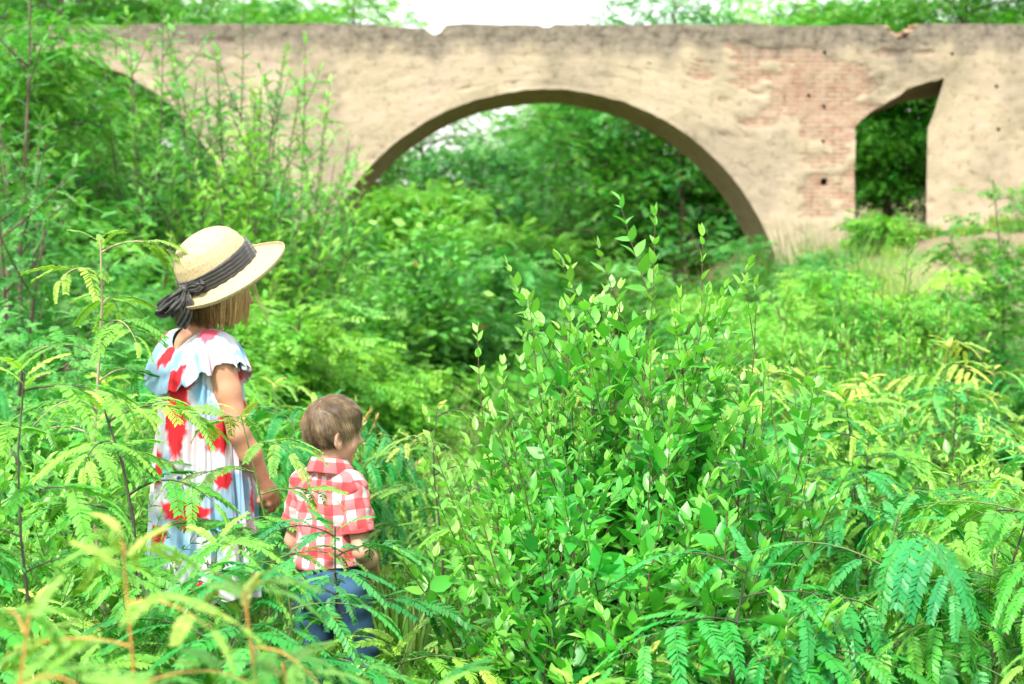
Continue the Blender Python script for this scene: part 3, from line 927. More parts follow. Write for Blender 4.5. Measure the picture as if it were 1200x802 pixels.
    for sx in (-1, 1): S.ell(Tp((sx * 0.082, 0.018, -0.040)), np.array((0.036, 0.052, 0.056)) * u_, Rh, 0.004, 'sub')
    S.half(Tp((0, -0.06, -0.058)), Rh @ np.array((0, 0.42, -1)), k=0.01)
    for sx in (-1, 1): S.ell(Tp((sx * 0.074, -0.070, -0.070)), np.array((0.038, 0.05, 0.04)) * u_, Rh, 0.01, 'sub')
    V, Q = S.mesh(); V = smooth_verts(V, Q, 1, 0.4)
    rng = np.random.RandomState(3)
    whorl = Tp((0.010, -0.055, 0.098)); cen = Tp((0, -0.012, 0.01))
    hm = hair_mat('brown_hair', [(0.0, (0.026, 0.016, 0.009)), (0.4, (0.085, 0.053, 0.028)), (0.75, (0.20, 0.135, 0.075)), (1.0, (0.36, 0.26, 0.15))])
    tone = 0.25 + 0.25 * fbm(V[:, 0] * 60, V[:, 2] * 20, 1)
    hair = link_mesh('hair', V, [Q], hm, root, True, {'tone': tone})
    nrm = np.zeros_like(V)
    fn = np.cross(V[Q[:, 2]] - V[Q[:, 0]], V[Q[:, 3]] - V[Q[:, 1]])
    for c_ in range(4):
        for d_ in range(3): nrm[:, d_] += np.bincount(Q[:, c_], fn[:, d_], len(V))
    nrm /= np.linalg.norm(nrm, axis=1, keepdims=True) + 1e-9
    loc = (V - hc) @ Rh
    ok = np.where((nrm * (V - cen)).sum(1) > 0.02)[0]
    pick = rng.choice(ok, 12000)
    rt = V[pick] + nrm[pick] * 0.0005
    def flow(P, t):
        r = P - cen; r /= np.linalg.norm(r, axis=1, keepdims=True)
        away = P - whorl; away -= r * (away * r).sum(1)[:, None]; away /= np.linalg.norm(away, axis=1, keepdims=True) + 1e-6
        sw = np.cross(r, away) * 0.35
        lx = ((P - hc) @ Rh)
        top = sstep(0.055, 0.085, lx[:, 2])[:, None]
        down = np.array([[0, 0, -1.0]]); fwd = (Rh @ np.array((0.5, 0.7, 0)))[None]
        return away * (0.5 + top) + sw + down * (1 - top) * 0.9 + fwd * top * 0.3 + r * 0.09 + rng.normal(0, 0.09, P.shape) + np.stack([fbm(P[:, 0] * 50, P[:, 2] * 50, 3 + k_) - 0.5 for k_ in range(3)], 1) * 1.1 
    tn = np.clip(0.55 + 0.15 * rng.randn(len(rt)) + 0.8 * (fbm(loc[pick, 0] * 45, loc[pick, 2] * 14 + loc[pick, 1] * 45, 9) - 0.5) + 0.15 * sstep(-0.02, 0.08, loc[pick, 2]), 0, 1)
    mb = strands(rt, flow, (0.010 + 0.020 * sstep(-0.05, 0.03, loc[pick, 2])) * (0.8 + 0.4 * rng.rand(len(rt)) + 0.8 * (rng.rand(len(rt)) < 0.03)), 0.0009, 4, rng, tn, up_fn=lambda P: P - cen)
    mb.build('hair_locks', hm, hair)
    return root
boy = build_boy()
boy.scale = (0.93, 0.95, 1)
# ------------------------------------------------------------------ the girl
def build_girl():
    Yg = 4.2
    o = at(236, 600, Yg)
    yaw = math.radians(-45)
    root = thing('person', 'child in straw sun hat and white floral dress with ruffled collar, seen from behind', 'person', (o.x, Yg, 0), yaw)
    S = SDF((-0.30, -0.2, -0.01), (0.30, 0.36, 1.47), 0.0038)
    Rh = rotm(math.radians(-6), math.radians(2), math.radians(-28))
    hc = np.array((0.006, 0.070, 1.300)); u = 1.04
    T = head_prims(S, hc, Rh, 0.208)
    S.cap((0, -0.018, 1.10), (-0.002, 0.030, 1.24), 0.043, 0.038, 0.02)
    S.cap((-0.105, -0.012, 1.112), (0.105, -0.012, 1.112), 0.037, 0.037, 0.035)
    S.cap((0, -0.03, 1.0), (0, -0.026, 1.14), 0.06, 0.045, 0.04)
    S.ell((0, 0, 1.00), (0.130, 0.082, 0.15), None, 0.03)
    S.ell((0, 0, 0.84), (0.112, 0.078, 0.15), None, 0.03)
    S.ell((0, -0.01, 0.70), (0.135, 0.092, 0.12), None, 0.04)
    # near arm
    sh, el, wr = np.array((0.130, -0.014, 1.105)), np.array((0.182, 0.012, 0.890)), np.array((0.178, 0.108, 0.725))
    S.chain([sh, sh * 0.55 + el * 0.45, el], [0.043, 0.036, 0.031], 0.018)
    S.chain([el, el * 0.62 + wr * 0.38 + [0.004, 0, 0], wr], [0.031, 0.032, 0.020], 0.014)
    d = np.array((-0.05, 0.55, -0.8)); d /= np.linalg.norm(d)
    z = np.array((1.0, 0.0, 0.0)); z -= d * (z @ d); z /= np.linalg.norm(z); x = np.cross(d, z)
    hand_prims(S, wr, np.stack([x, d, z], 1), 0.138, 1, 0.35)
    # far arm
    sh, el, wr = np.array((-0.130, -0.014, 1.105)), np.array((-0.165, 0.03, 0.890)), np.array((-0.15, 0.15, 0.74))
    S.chain([sh, sh * 0.55 + el * 0.45, el], [0.042, 0.036, 0.030], 0.018)
    S.chain([el, el * 0.62 + wr * 0.38, wr], [0.030, 0.031, 0.020], 0.014)
    d = np.array((0.15, 0.7, -0.6)); d /= np.linalg.norm(d)
    z = np.array((-1, 0.0, 0)); z -= d * (z @ d); z /= np.linalg.norm(z); x = np.cross(d, z)
    hand_prims(S, wr, np.stack([x, d, z], 1), 0.138, -1, 0.35)
    for sx, fy in ((-1, 0.05), (1, -0.02)):
        hip, kn, an = np.array((sx * 0.070, -0.005, 0.66)), np.array((sx * 0.070, fy + 0.015, 0.37)), np.array((sx * 0.068, fy - 0.01, 0.065))
        S.chain([hip, kn], [0.078, 0.049], 0.02); S.chain([kn, kn * 0.65 + an * 0.35 + [0, -0.012, 0], an], [0.046, 0.049, 0.029], 0.02)
        S.chain([an, an + [0.004, -0.016, -0.028]], [0.030, 0.030], 0.01); S.chain([an + [0, 0.0, -0.035], an + [sx * 0.014, 0.115, -0.044]], [0.025, 0.018], 0.015)
    V, Q = S.mesh(); V = smooth_verts(V, Q, 1, 0.4)
    link_mesh('body', V, [Q], skin_m, root, True)
    add_eyes(root, T, Rh, u)

    # ---- cloth print, computed once per vertex as the fabric's own colours
    WHITE, RED, BLUE, PINK, NAVY = (0.58, 0.59, 0.64), (0.55, 0.010, 0.02), (0.17, 0.36, 0.52), (0.62, 0.33, 0.34), (0.03, 0.06, 0.22)
    def cloth_print(uu, vv, seed, blobs):
        c = np.tile(np.array(WHITE), (len(uu), 1))
        du = uu + (fbm(uu * 42, vv * 42, seed + 1, 3) - 0.5) * 0.022; dv = vv + (fbm(uu * 42, vv * 42, seed + 2, 3) - 0.5) * 0.022
        b = sstep(0.50, 0.70, fbm(uu * 9, vv * 7, seed + 3, 3)); c = c * (1 - b[:, None] * .85) + np.array(BLUE) * b[:, None] * .85
        b = sstep(0.54, 0.70, fbm(uu * 10 + 4, vv * 7, seed + 5, 3)); c = c * (1 - b[:, None] * .6) + np.array(PINK) * b[:, None] * .6
        for (bu, bv, ru, rv, col) in blobs:
            ang = np.arctan2((dv - bv) / rv, (du - bu) / ru)
            d = np.hypot((du - bu) / ru, (dv - bv) / rv) * (1 + 0.5 * (fbm(np.cos(ang) * 2 + bu * 90, np.sin(ang) * 2 + bv * 90, 3, 3) - 0.5) * 2)
            m = (1 - sstep(0.78 if col is not BLUE else 0.3, 1.08, d))[:, None]
            c = c * (1 - m) + np.array(col) * m
            if col is RED:
                m = (1 - sstep(0.10, 0.25, np.abs(np.sin(3 * ang)) + (d < 0.3)))[:, None] * (1 - sstep(0.75, 0.8, d))[:, None] * 0.5
                c = c * (1 - m) + np.array((0.45, 0.0, 0.02)) * m
        return c
    m, nt, bs = new_mat('floral_cotton')
    nt.links.new(attr(nt, 'print', 'Color'), bs.inputs['Base Color']); bs.inputs['Roughness'].default_value = 0.85
    nt.links.new(bump(nt, noise(nt, 450, 2), 0.12, 0.002), bs.inputs['Normal'])
    # ---- dress: gathered tube
    nt_, nz = 620, 280
    th = np.linspace(0, 2 * PI, nt_, endpoint=False); zz = np.linspace(1.128, 0.40, nz)
    TH, ZZ = np.meshgrid(th, zz)
    fl = sstep(1.1, 0.46, ZZ)
    low = (1.128 - ZZ) / (1.128 - 0.40)
    rx = 0.128 + 0.048 * low ** 0.8 - 0.03 * sstep(1.06, 1.128, ZZ); ry = 0.090 + 0.064 * low ** 0.75 - 0.015 * sstep(1.06, 1.128, ZZ)
    ph = 1.2 * (fbm(TH * 0 + np.cos(TH) * 2, np.sin(TH) * 2, 3) - 0.5) * 6
    pleat = np.sin(15 * TH + ph + 0.8 * np.sin(6 * low)) * (0.0035 + 0.011 * low) + np.sin(31 * TH + 3 * ph) * (0.0022 + 0.002 * low)
    pleat += (fbm(TH * 6, ZZ * 9, 13, 3) - 0.5) * 0.012
    X = (rx + pleat) * np.sin(TH) + 0.004; Yd = -(ry + pleat) * np.cos(TH) + 0.004
    ZD = ZZ + 0.007 * np.sin(5 * TH) * low
    V = np.stack([X, Yd, ZD], 2).reshape(-1, 3)
    i = np.arange(nz - 1)[:, None] * nt_; j = np.arange(nt_)[None]; j2 = (j + 1) % nt_
    q = np.stack([i + j, i + nt_ + j, i + nt_ + j2, i + j2], 2).reshape(-1, 4)
    # u: metres round the body from the middle of the back (th=0), positive towards the child's right
    uu = (np.where(TH > PI, TH - 2 * PI, TH) * 0.14).ravel(); vv = ZZ.ravel()
    # camera looks along +Y; body yaw -45: visible middle of the dress is th = 45 deg to the right of the back
    u0 = math.radians(45) * 0.14
    P_ = lambda px, py: (u0 + math.asin(max(-0.98, min(0.98, (px - 237) / 62))) * 0.14, at(300, py, Yg - 0.1).z)
    bl = []
    def B(px, py, w, h, col):
        if col is RED: w *= 1.2; h *= 1.2
        a, b = P_(px, py); bl.append((a, b, w / 397, h / 397, col))
    B(206, 487, 15, 42, RED); B(262, 507, 16, 17, RED); B(183, 548, 9, 22, RED); B(296, 470, 9, 30, RED); B(222, 599, 24, 15, RED)
    B(190, 628, 14, 12, RED); B(240, 690, 16, 12, RED); B(206, 452, 22, 10, RED); B(242, 462, 15, 26, BLUE); B(258, 480, 10, 20, BLUE)
    B(196, 545, 10, 25, BLUE); B(225, 640, 20, 15, BLUE); B(270, 560, 10, 10, RED); B(268, 610, 14, 18, BLUE); B(212, 562, 4, 2.4, NAVY)
    B(222, 570, 2.2, 8, NAVY); B(216, 580, 7, 2, NAVY); B(230, 586, 2, 7, NAVY); B(300, 580, 6, 18, RED)
    rng = np.random.RandomState(8)
    for k in range(24):
        bl.append((rng.uniform(0.3, 0.44) if k % 2 else rng.uniform(-0.44, -0.1), rng.uniform(0.48, 1.05), rng.uniform(.02, .04), rng.uniform(.02, .05), RED if k % 3 else BLUE))
    dress = link_mesh('dress', V, [q], m, root, True, {'print': cloth_print(uu, vv, 5, bl)})
    md = dress.modifiers.new('thickness', 'SOLIDIFY'); md.thickness = 0.002; md.offset = -1
    # ---- ruffled collar: starts at a low round neckline, drapes over the shoulders, fluted edge
    nu, nv = 640, 64
    th = np.linspace(0, 2 * PI, nu, endpoint=False); vv_ = np.linspace(0, 1, nv)
    TH, W = np.meshgrid(th, vv_)
    side = np.abs(np.sin(TH)); back = np.maximum(np.cos(TH), 0)
    # inner edge: scooped at the back
    sd2 = side ** 2
    z_side = 1.186 - 0.015 * W - 0.085 * W ** 3
    z_back = np.where(np.cos(TH) > 0, 1.128, 1.150) - 0.040 * W - 0.085 * W ** 2
    z = z_side * sd2 ** 0.8 + z_back * (1 - sd2 ** 0.8)
    rx = 0.066 + 0.122 * W ** 0.85; ry = 0.074 + 0.052 * W ** 0.8
    flute = W ** 1.6
    ph = 3 * fbm(np.cos(TH) * 2 + 5, np.sin(TH) * 2 + 5, 30)
    ph = ph * 2.2; am_ = 0.35 + 1.1 * fbm(np.cos(TH) * 3 + 9, np.sin(TH) * 3 + 9, 31); wv = np.sin(17 * TH + ph * 3) * am_
    rad = wv * 0.012 * flute + np.sin(41 * TH + ph * 5) * 0.0030 * W
    zw = np.cos(17 * TH + ph * 3 + 0.5) * am_ * 0.011 * flute
    X = (rx + rad) * np.sin(TH); Yc = -(ry + rad) * np.cos(TH) - 0.006; Z = z + zw
    V = np.stack([X, Yc, Z], 2).reshape(-1, 3)
    i = np.arange(nv - 1)[:, None] * nu; j = np.arange(nu)[None]; j2 = (j + 1) % nu
    q = np.stack([i + j, i + nu + j, i + nu + j2, i + j2], 2).reshape(-1, 4)
    uu = (np.where(TH > PI, TH - 2 * PI, TH) * 0.16).ravel(); vr = (W * 0.12).ravel()
    bl = [(0.205, 0.030, 0.060, 0.034, (0.70, 0.08, 0.13)), (-0.02, 0.03, 0.034, 0.05, RED), (0.33, 0.09, .03, .03, BLUE), (0.30, 0.105, 0.03, 0.02, BLUE), (0.06, 0.05, .03, .03, BLUE),
          (0.06, 0.10, .03, .02, RED), (0.36, 0.11, .02, .02, RED), (0.42, 0.06, .03, .03, RED), (-0.2, .06, .04, .03, RED), (-0.35, .05, .03, .03, BLUE), (0.13, 0.09, 0.02, 0.02, BLUE)]
    ruf = link_mesh('ruffle_collar', V, [q], m, dress, True, {'print': cloth_print(uu, vr, 55, bl)})
    md = ruf.modifiers.new('thickness', 'SOLIDIFY'); md.thickness = 0.0016; md.offset = 0

    # ---- hair
    hm = hair_mat('dark_blond_hair', [(0.0, (0.018, 0.010, 0.006)), (0.4, (0.10, 0.048, 0.018)), (0.7, (0.36, 0.19, 0.07)), (1.0, (0.78, 0.50, 0.21))])
    Tp = lambda p: hc + Rh @ (np.array(p) * u)
    S = SDF(hc - 0.17, hc + 0.15, 0.004)
    S.ell(Tp((0, -0.016, 0.022)), np.array((0.080, 0.096, 0.084)) * u, Rh)
    S.ell(Tp((0, -0.062, -0.050)), np.array((0.050, 0.034, 0.050)) * u, Rh, 0.03)
    S.ell(Tp((0.045, -0.03, -0.055)), np.array((0.030, 0.040, 0.045)) * u, Rh, 0.02)
    S.ell(Tp((0, 0.100, -0.010)), np.array((0.066, 0.062, 0.085)) * u, Rh, 0.006, 'sub')
    V, Q = S.mesh(); V = smooth_verts(V, Q, 2, 0.4)
    hair = link_mesh('hair', V, [Q], hm, root, True, {'tone': 0.28 + 0.3 * (fbm(V[:, 0] * 120, V[:, 2] * 12, 4) - 0.5)})
    rng = np.random.RandomState(11)
    mb = None
    def hang(curve, wav=0.0):
        def f(P, t):
            r = P - hc; r = r.copy(); r[:, 2] = 0; r /= np.linalg.norm(r, axis=1, keepdims=True) + 1e-6
            return np.array([[0, 0, -1.0]]) + r * (curve * (t - 0.25)) + rng.normal(0, 0.05, P.shape) + np.stack([fbm(P[:, 0] * 40, P[:, 1] * 40, 3) - 0.5, fbm(P[:, 0] * 40, P[:, 1] * 40, 7) - 0.5, 0 * P[:, 0]], 1) * 0.5
        return f
    # locks round back and near side, falling to the nape
    n = 5200; a = rng.uniform(-2.4, 1.75, n)                # angle from the back, towards the child's right
    q_ = np.stack([0.081 * np.sin(a), -0.016 - 0.096 * np.cos(a), rng.uniform(-0.045, 0.03, n)], 1)
    rt = np.array([Tp(p) for p in q_])
    near = np.clip(a / 1.75, 0, 1)
    tn = np.clip(0.20 + 0.5 * near ** 2 + 0.5 * (fbm(a * 9, a * 0, 5) - 0.5) + 0.16 * rng.randn(n), 0, 1)
    mb = strands(rt, hang(-0.9), (0.052 + 0.030 * fbm(a * 6, a * 0, 77) + 0.02 * rng.rand(n)), 0.0012, 6, rng, tn, mb=mb, up_fn=lambda P: (P - hc) * [1, 1, 0])
    # dark tail at the nape, gathered
    n = 1500; rt = Tp((-0.004, -0.088, -0.030)) + rng.normal(0, 1, (n, 3)) * [0.024, 0.014, 0.018]
    def tail(P, t): return np.array([[-0.05, -0.35 + 0.7 * t, -1.0]]) + (Tp((0, -0.095, -0.10)) - P) * [4, 4, 0] * (t > .4) + rng.normal(0, 0.09, P.shape)
    mb = strands(rt, tail, rng.uniform(0.06, 0.095, n), 0.0016, 6, rng, np.clip(0.06 + 0.12 * rng.randn(n), 0, 1), mb=mb, up_fn=lambda P: (P - hc) * [1, 1, 0])
    # fair locks by the cheek on the near side and in front of the face
    n = 1900; a = rng.uniform(1.1, 2.7, n)
    q_ = np.stack([0.079 * np.sin(a), -0.010 - 0.096 * np.cos(a), rng.uniform(-0.01, 0.03, n)], 1)
    rt = np.array([Tp(p) for p in q_])
    mb = strands(rt, hang(-0.5), (0.035 + 0.075 * fbm(a * 14, a * 0, 78) + 0.03 * rng.rand(n) ** 2), 0.0011, 6, rng, np.clip(0.85 + 0.18 * rng.randn(n), 0, 1), mb=mb, up_fn=lambda P: (P - hc) * [1, 1, 0])
    n = 16; rt = np.array([Tp((0.035 + rng.normal(0, 0.014), 0.086 + rng.normal(0, 0.003), 0.05)) for _ in range(n)])
    fwd = Rh @ np.array((0.1, 1, 0))
    def loose(P, t): return np.array([[0, 0, -1.0]]) + fwd[None] * (0.75 * math.sin(2.6 * t) * (0.7)) + rng.normal(0, 0.05, P.shape)
    mb = strands(rt, loose, rng.uniform(0.11, 0.19, n), 0.0011, 9, rng, np.clip(0.85 + 0.1 * rng.randn(n), 0, 1), mb=mb, up_fn=lambda P: (P - hc) * [1, 1, 0] + [0.02, -0.05, 0])
    mb.build('hair_locks', hm, hair)

    # ---- straw hat: a thing worn on the head
    # local frame: hat axis z, front +y
    C0 = np.array(at(257, 319, 4.165))
    hat = thing('straw_hat', 'cream straw sun hat with dark grey ribbon worn by the taller child', 'hat', tuple(C0), 0)
    hat.rotation_euler = Matrix(HAT_R).to_euler()
    prof = [(0.001, 0.127), (0.025, 0.1265), (0.050, 0.122), (0.072, 0.112), (0.089, 0.096), (0.100, 0.073), (0.1065, 0.045), (0.110, 0.015), (0.1115, 0.0),
            (0.119, -0.004), (0.131, -0.007), (0.148, -0.011), (0.164, -0.013), (0.176, -0.010), (0.183, -0.004), (0.184, 0.003)]
    def fine(prof, n):
        p = np.array(prof); s = np.concatenate([[0], np.cumsum(np.linalg.norm(np.diff(p, axis=0), axis=1))])
        t = np.linspace(0, s[-1], n); r = np.interp(t, s, p[:, 0]); z_ = np.interp(t, s, p[:, 1])
        for _ in range(2):
            r[1:-1] = (r[:-2] + r[2:] + 2 * r[1:-1]) / 4; z_[1:-1] = (z_[:-2] + z_[2:] + 2 * z_[1:-1]) / 4
        return r, z_, t
    r, z_, tt = fine(prof, 170)
    na = 160; A = np.linspace(0, 2 * PI, na, endpoint=False)
    RR, AA = np.meshgrid(r, A, indexing='ij'); ZZ = np.broadcast_to(z_[:, None], RR.shape).copy(); TT = np.broadcast_to(tt[:, None], RR.shape)
    brim = sstep(0.112, 0.185, RR)
    RR = RR * (1 + brim * (0.02 * np.maximum(np.cos(AA), 0) - 0.20 * np.maximum(-np.cos(AA), 0)))
    # straw braid: shallow ridges round the hat
    ridge = 0.0007 * np.abs(np.sin(TT / 0.0052 * PI))
    ZZ = ZZ + ridge + brim * (-0.034 * np.maximum(np.cos(AA), 0) ** 2 - 0.012 * np.maximum(-np.cos(AA), 0) + 0.006 * np.sin(3 * AA + 1) - 0.016 * np.abs(np.sin(AA)) ** 2)
    ov = 1 + 0.06 * np.cos(AA) ** 2
    crown_dent = 1 + 0.012 * np.sin(2 * AA + 1) + 0.01 * np.sin(3 * AA)
    RX = (RR + ridge * 0.7) * crown_dent
    V = np.stack([RX * np.sin(AA), RX * ov * np.cos(AA), ZZ], 2).reshape(-1, 3)
    nr = len(r); i = np.arange(nr - 1)[:, None] * na; j = np.arange(na)[None]; j2 = (j + 1) % na
    q = np.stack([i + j, i + j2, i + na + j2, i + na + j], 2).reshape(-1, 4)[:, ::-1]
    sm, nt, bs = new_mat('woven_straw')
    nse = noise(nt, 140, 4, 0.7)
    wv = nd(nt, 'ShaderNodeTexWave'); wv.wave_type = 'RINGS'; wv.rings_direction = 'Z'; wv.inputs['Scale'].default_value = 30; wv.inputs['Distortion'].default_value = 0.6
    cc = ramp(nt, nse, [(0.3, (0.34, 0.25, 0.13)), (0.55, (0.48, 0.38, 0.22)), (0.8, (0.56, 0.46, 0.30))])
    nt.links.new(cc, bs.inputs['Base Color']); bs.inputs['Roughness'].default_value = 0.7
    nt.links.new(bump(nt, nse, 0.5, 0.002), bs.inputs['Normal'])
    cut = int(np.argmin(abs(r - 0.111)))
    crown = link_mesh('crown', V[:(cut + 1) * na], [q[:cut * na]], sm, hat, True)
    bq = q[cut * na:] - cut * na
    br_ = link_mesh('brim', V[cut * na:], [bq], sm, hat, True)
    for ob in (crown, br_):
        md = ob.modifiers.new('thickness', 'SOLIDIFY'); md.thickness = 0.0028; md.offset = 1
    # ribbon band with folds
    bm_, nt, bs = new_mat('charcoal_ribbon')
    nt.links.new(ramp(nt, noise(nt, 60, 4), [(0.3, (0.012, 0.011, 0.011)), (0.7, (0.030, 0.027, 0.026))]), bs.inputs['Base Color'])
    bs.inputs['Roughness'].default_value = 0.55; bs.inputs['Sheen Weight'].default_value = 0.3
    nzv = 26; h_ = np.linspace(-0.003, 0.048, nzv); AA, HH = np.meshgrid(A, h_)
    rb = np.interp(HH, [0, 0.015, 0.045, 0.073], [0.1115, 0.110, 0.1065, 0.100]) * (1 + 0.012 * np.sin(2 * AA + 1) + 0.01 * np.sin(3 * AA))
    fold = 0.0016 * np.sin((HH * 1.0 + 0.004 * np.sin(AA * 2)) / 0.0105 * 2 * PI) * 0.6 + 0.0012 * np.sin(AA * 23 + HH * 90)
    rb = rb + 0.0055 + fold - 0.003 * (np.abs(HH - 0.0225) > 0.0245)
    V = np.stack([rb * np.sin(AA), rb * 1.0 * (1 + 0.06 * np.cos(AA) ** 2) * np.cos(AA), HH + 0.002 * np.sin(AA * 2)], 2).reshape(-1, 3)
    i = np.arange(nzv - 1)[:, None] * na
    q = np.stack([i + j, i + j2, i + na + j2, i + na + j], 2).reshape(-1, 4)
    band = link_mesh('ribbon', V, [q], bm_, hat, True)
    md = band.modifiers.new('thickness', 'SOLIDIFY'); md.thickness = 0.002; md.offset = 1
    # bow at the back: knot, two loops, two tails
    HR = np.array(HAT_R)
    def hl(px, py, Y): return (np.array(at(px, py, Y)) - C0) @ HR
    kb = hl(216, 339, 4.085)
    def ribbon_strip(path, wid, twist, name='bow_loop', crump=0.004):
        path = np.array(path, float); m_ = len(path); t = np.linspace(0, 1, m_); tf = np.linspace(0, 1, 40)
        P = np.stack([np.interp(tf, t, path[:, a]) for a in range(3)], 1)
        for _ in range(6): P[1:-1] = (P[:-2] + P[2:] + 2 * P[1:-1]) / 4
        W_ = np.interp(tf, np.linspace(0, 1, len(wid)), wid)
        D = np.gradient(P, axis=0); D /= np.linalg.norm(D, axis=1, keepdims=True) + 1e-9
        up = np.array(twist, float); Sd = up - D * (D @ up)[:, None]; Sd /= np.linalg.norm(Sd, axis=1, keepdims=True) + 1e-9
        N = np.cross(D, Sd); w = np.linspace(-0.5, 0.5, 9)
        V = P[:, None] + Sd[:, None] * (w[None, :, None] * W_[:, None, None]) + N[:, None] * (crump * np.sin(w[None, :, None] * 14 + tf[:, None, None] * 9))
        i_ = np.arange(39)[:, None] * 9 + np.arange(8)[None]
        qq = np.stack([i_, i_ + 1, i_ + 10, i_ + 9], 2).reshape(-1, 4)
        ob = link_mesh(name, V.reshape(-1, 3), [qq], bm_, band, True)
        md = ob.modifiers.new('thickness', 'SOLIDIFY'); md.thickness = 0.0016; md.offset = 0
    upv = np.array((0.1, 0.1, 1.0)) @ HR; out = np.array((-0.45, -0.9, 0)) @ HR
    ribbon_strip([kb, hl(224, 330, 4.07), hl(233, 329, 4.06), hl(235, 335, 4.055), hl(230, 338, 4.06), kb], [0.014, 0.030, 0.034, 0.030, 0.024, 0.014], upv)
    ribbon_strip([kb, hl(208, 346, 4.06), hl(197, 352, 4.05), hl(184, 364, 4.05), hl(192, 369, 4.06), hl(205, 360, 4.07), kb], [0.012, 0.020, 0.027, 0.030, 0.027, 0.020, 0.012], np.array((0.2, 0.3, 1)) @ HR, crump=0.006)
    ribbon_strip([kb, hl(212, 352, 4.05), hl(206, 362, 4.045), hl(198, 370, 4.05)], [0.014, 0.024, 0.030, 0.034], np.array((1, 0.2, 0.4)) @ HR, 'ribbon_tail', 0.005)
    ribbon_strip([kb, hl(220, 352, 4.06), hl(219, 368, 4.06), hl(212, 384, 4.07)], [0.014, 0.026, 0.030, 0.032], np.array((1, 0.1, 0.2)) @ HR, 'ribbon_tail', 0.005)
    S = SDF(kb - 0.04, kb + 0.04, 0.003); S.ell(kb, (0.013, 0.012, 0.014), None)
    sl, P = S.region(S.lo, S.lo + S.h * S.n); S.f += (0.0015 * np.sin(P[..., 0] * 300 + P[..., 2] * 400)).astype(np.float32)
    V, Q = S.mesh(); link_mesh('knot', V, [Q], bm_, band, True)
    return root

# the hat's frame: z its axis (leaning back to the photo's left and a little to the camera), y its front
def hat_frame():
    z = Vector((-0.46, -0.37, 0.82)).normalized()
    f = Vector((0.97, 0.22, 0.0)); f = (f - z * f.dot(z)).normalized()
    x = f.cross(z)
    return ((x.x, f.x, z.x), (x.y, f.y, z.y), (x.z, f.z, z.z))
HAT_R = hat_frame()
KNOT = (0.066, -0.092, 0.012)      # back, towards the near side
BOWAX = ((0.35, -0.90, 0.05), (0.80, 0.55, 0.0), (0.0, 0.15, 1.0))
girl = build_girl()
# ------------------------------------------------------------------ leaves, shrubs and trees
def rhomb(w=0.32, fold=0.0):
    return np.array([[0, 0, 0], [w * .5, .42, fold], [0, 1, -fold * .4], [-w * .5, .42, fold]], float), [np.array([[0, 1, 2, 3]])]

def leaflet6(w=0.36):
    return np.array([[0, 0, 0], [w * .42, .22, .02], [w * .5, .6, .02], [0, 1, -.05], [-w * .5, .6, .02], [-w * .42, .22, .02]], float), [np.array([[0, 1, 2, 3], [0, 3, 4, 5]])]

def ovate(w=0.5, fold=0.10, curl=-0.14):
    ys = [0, .16, .40, .68, 1.0]; ws = [0, .34, .5, .38, 0]
    V = [];  idx = {}
    for k, (y, q) in enumerate(zip(ys, ws)):
        zc = curl * y * y
        idx[k] = []
        for sx in ((-1, 0, 1) if q else (0,)):
            idx[k].append(len(V)); V.append((sx * q * w, y - 0.03 * abs(sx), zc + (fold * q * 1.3 if sx else 0)))
    F3, F4 = [], []
    a = idx
    F3 += [(a[0][0], a[1][1], a[1][0]), (a[0][0], a[1][2], a[1][1]), (a[4][0], a[3][0], a[3][1]), (a[4][0], a[3][1], a[3][2])]
    for k in (1, 2):
        F4 += [(a[k][0], a[k][1], a[k + 1][1], a[k + 1][0]), (a[k][1], a[k][2], a[k + 1][2], a[k + 1][1])]
    V.append((-0.015, -0.16, 0.01)); V.append((0.015, -0.16, 0.01)); F3.append((0, len(V) - 2, len(V) - 1))
    return np.array(V, float), [np.array(F3), np.array(F4)]

def pinnate(npairs=11, seed=0, lf=None, wide=0.19, droop=0.25):
    """one feather leaf of unit length along +y; returns V, P, tip(0..1 per vertex)"""
    rng = np.random.RandomState(seed)
    lf = lf or leaflet6(0.38)
    t = np.linspace(0.14, 0.97, npairs)
    bend = rng.uniform(-0.08, 0.08)
    def pos(t): return np.stack([bend * t * t, t, 0.06 * np.sin(t * PI) - droop * t * t], -1)
    P, D, S, up = [], [], [], []
    for k, tk in enumerate(t):
        p = pos(np.array(tk)); dz = (0.06 * PI * math.cos(tk * PI) - 2 * droop * tk)
        for sx in (-1, 1):
            a = math.radians(rng.uniform(58, 74) - 22 * tk)
            P.append(p); d = np.array([sx * math.sin(a) + 2 * bend * tk, math.cos(a), dz * math.cos(a) - rng.uniform(0.02, 0.30)])
            D.append(d); S.append(wide * (0.72 + 0.5 * math.sin(min(1, tk * 1.1) * PI * 0.82)) * rng.uniform(0.88, 1.08))
    P.append(pos(np.array(0.97))); D.append(np.array([2 * bend, 1, -2 * droop])); S.append(wide * 0.8)
    Fr = roll_frames(frames_from_dir(np.array(D)), rng.uniform(-0.25, 0.25, len(P)))
    V, Q = stamp(lf[0], lf[1], np.array(P), Fr, S)
    tr = np.linspace(0, 1, 6); pr = pos(tr); n0 = len(V)
    w = 0.008
    R = np.stack([pr + [w, 0, 0.002], pr + [-w, 0, 0.002], pr - [0, 0, 0.014]], 1).reshape(-1, 3)
    i = np.arange(5)[:, None] * 3; j = np.arange(3)[None]
    q = np.stack([i + j, i + (j + 1) % 3, i + 3 + (j + 1) % 3, i + 3 + j], 2).reshape(-1, 4) + n0
    V = np.concatenate([V, R])
    return V, [p for p in Q] + [q]

